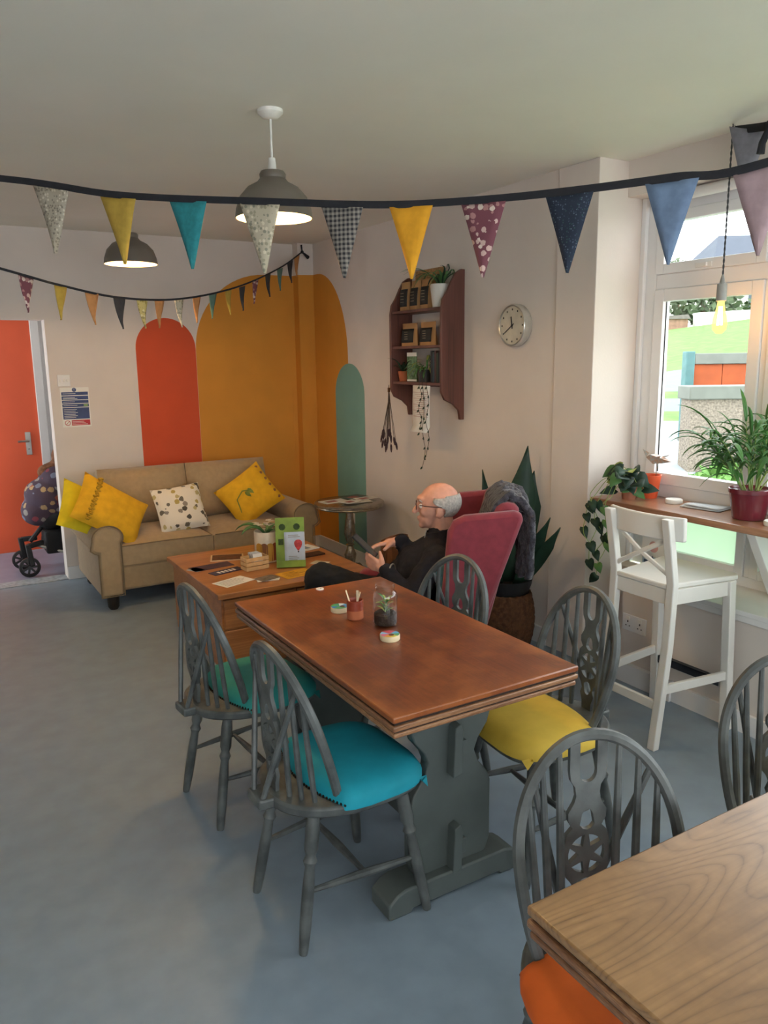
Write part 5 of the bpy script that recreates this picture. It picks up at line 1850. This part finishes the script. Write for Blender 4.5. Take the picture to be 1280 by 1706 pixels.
# ================================================================== OUTSIDE
M_GRASS = P('bright_lawn', '557f35', .95, .2, 6, .4, 40)
M_TARMAC = P('pale_tarmac', '666c6e', .9, .06, 8)
M_PAVE = P('pale_concrete', '8c9294', .9, .05, 5)
M_CONC = P('grey_concrete', '71756d', .9, .08, 12)
DA = radians(30.67)     # the road and bank outside run at this angle to the building


def outpt(u, d, z):
    return (d * sin(DA) + u * cos(DA), d * cos(DA) - u * sin(DA), z)


tprof = [(1.0, .1, M_GRASS, 'ground_verge'), (5.6, .36, M_PAVE, 'ground_forecourt'), (9.0, .9, M_GRASS, 'ground_strip'), (9.6, .97, M_TARMAC, 'ground_road'), (10.4, 1.08, M_GRASS, 'ground_bank'), (10.9, 1.15, M_TARMAC, 'ground_lane'), (12.8, 1.43, M_GRASS, 'ground_lawn'), (20.2, 2.34, M_GRASS, 'ground_field'), (70, 3.6, None, None)]
GL = {'ground_verge': 'grass verge outside the window', 'ground_forecourt': 'pale concrete forecourt outside', 'ground_strip': 'strip of grass beside the forecourt', 'ground_road': 'grey road outside', 'ground_bank': 'narrow grass bank between road and lane', 'ground_lane': 'grey lane below the lawn', 'ground_lawn': 'bright green sloping lawn outside', 'ground_field': 'green field beyond the lawn'}
for (d0, z0, mt, nm_), (d1, z1, _, _) in zip(tprof, tprof[1:]):
    mb = MB()

    def gpt(a, b):
        d, z = d0 + (d1 - d0) * a, z0 + (z1 - z0) * a
        ua = (3.45 - d * sin(DA)) / cos(DA)
        u = ua + (34 - ua) * b
        w0, w1 = (1 if d0 > 12 else 0), (1 if d1 > 12 else 0)
        return outpt(u, d, z + .12 * (u - .39 * d) * (w0 + (w1 - w0) * a))
    mb.grid(6, 24, gpt)
    n_ = len(mb.v)
    mb.v += [(a, b, c - .3) for a, b, c in mb.v]
    mb.f += [tuple(q + n_ for q in reversed(f)) for f in list(mb.f)]
    struct(nm_, mb, mt, None, GL[nm_])
RZ = -DA
pw = thing('garden_wall', 'pebbledashed garden wall with concrete coping outside the window', 'wall', (6.0, 4.66, .45), RZ)
M_PEB = P('pebbledash', '857b6e', .95, .35, 55, 1.0, 45)
MB().box(0, 4, 0, .24, 0, .8).build('rendered_wall', M_PEB, pw, False)
MB().box(-.03, 4, -.03, .27, .8, .92).build('coping', M_CONC, pw, True, .01)
of = thing('timber_fence', 'orange timber fence between concrete gravel boards outside', 'fence', (6.91, 5.38, .6), RZ)
M_FEN = P('orange_fence_stain', 'a04e27', .8, .12, 9)
for k in range(14):
    MB().box(.006 + .3 * k, .3 + .3 * k, -.02, .02, .2, .95).build('board', M_FEN, of, False, .004)
MB().box(0, 4.2, -.05, .05, .95, 1.06).build('top_rail', M_CONC, of, True, .008)
MB().box(-.1, 4.2, -.05, .05, .0, .2).build('gravel_board', M_CONC, of, True, .008)
MB().box(-.09, 0, -.06, .06, 0, 1.08).build('post', P('blue_green_post', '4f7473', .7), of, True, .008)
ww_ = thing('boundary_wall', 'white boundary wall at the top of the lawn', 'wall', (17.5, 13.56, 2.1), RZ)
MB().box(0, 12, 0, .3, -.2, .55).build('render', P('white_render', 'dedcd6', .9), ww_, False)
MB().prism([(0, .55), (12, .55), (12, 1.1), (0, .6)], lambda u, v, t: (u, t, v), -.02, .32).build('coping', P('white_render', 'eceae4', .9), ww_, False)
sh_ = thing('garden_shed', 'small brown shed beside the white boundary wall', 'shed', (16.75, 14.0, 2.0), RZ)
MB().box(0, .62, 0, .8, -.2, .55).build('body', P('brown_shed_wood', '8a6a58', .9, .2, 12), sh_, False)
MB().prism([(-.05, .55), (.67, .55), (.6, .66), (0, .62)], lambda u, v, t: (u, t, v), -.06, .86).build('roof', P('shed_felt', '6b6560', .9), sh_, False)
hs = thing('house', 'grey roofed house beyond the white boundary wall', 'house', (27.0, 20.4, 3.2), RZ)
MB().box(.3, 9, .3, 6, -.6, 1.2).build('walls', P('grey_harling', 'c9c5bd', .9), hs, False)
rf_ = MB()
rf_.v = [(-.2, -.2, 1.1), (9.4, -.2, 1.1), (9.4, 6.4, 1.1), (-.2, 6.4, 1.1), (1.45, 3.1, 3.35), (8, 3.1, 3.35)]
rf_.f = [(0, 1, 5, 4), (1, 2, 5), (2, 3, 4, 5), (3, 0, 4), (3, 2, 1, 0)]
rf_.build('roof', P('slate_roof', '474d57', .85, .08, 4), hs, False)
for k in range(2):
    w_ = MB().box(1.5 + 3 * k, 2.5 + 3 * k, .26, .3, .0, .9).build('window', M_WHITE, hs, False)
    MB().box(1.6 + 3 * k, 2.4 + 3 * k, .24, .26, .1, .8).build('pane', P('dark_pane', '4a5560', .2), w_, False)


def bush(name, label, cat, loc, R, H_, n, mat, trunk=True, ls=.2):
    o = thing(name, label, cat, loc)
    rnd = random.Random(int(loc[0] * 10))
    mb = MB()
    for i in range(n):
        a, b = rnd.uniform(0, 2 * pi), rnd.uniform(0, 1)
        r = R * (.35 + .65 * rnd.random() ** .5) * sin(pi * (.12 + .85 * b))
        p = Vector((r * cos(a), r * sin(a), H_ * (.2 + .8 * b)))
        d = Vector((rnd.uniform(-1, 1), rnd.uniform(-1, 1), rnd.uniform(-.6, 1))).normalized()
        s = d.cross(Vector((rnd.uniform(-1, 1), rnd.uniform(-1, 1), .3))).normalized()
        L = ls * rnd.uniform(.6, 1.3)
        mb.add([p, p + d * L * .5 + s * L * .28, p + d * L, p + d * L * .5 - s * L * .28], [(0, 1, 2, 3)])
    f = mb.build('foliage', mat, o, False)
    f['kind'] = 'stuff'
    if trunk:
        MB().tube([(0, 0, -.5), (.03, 0, H_ * .35), (0, .02, H_ * .75)], [R * .1, R * .07, R * .03], 8).build('trunk', P('bark', '5a4a3c', .9), o)
    return o


HL = ('behind the brown shed', 'behind the end of the white wall, next to the shed', 'behind the middle of the white wall', 'behind the far run of the white wall')
for i, u in enumerate((-1.6, .4, 2.6, 4.8)):
    p = outpt(8.6 + u * 1.05, 22.5, 2.3)
    bush('hedge_bush', 'dark green hedge bush ' + HL[i], 'bush', p, 1.05, 1.15, 800, P('dull_hedge', '4c5a40', .9, .3, 2), True, .22)['group'] = 'hedge bushes behind the boundary wall'
bush('garden_tree', 'thin pale tree beyond the hedge, beside the slate roof', 'tree', (25.1, 20.4, 3.1), .95, 2.05, 420, P('pale_tree_green', '5f6b52', .9, .2, 2), True, .15)
bush('garden_shrub', 'low green shrub under the window outside, before the pebbledash', 'shrub', (4.9, 3.43, .25), .5, .6, 700, P('fresh_shrub_green', '67924a', .9, .3, 8), True, .1)
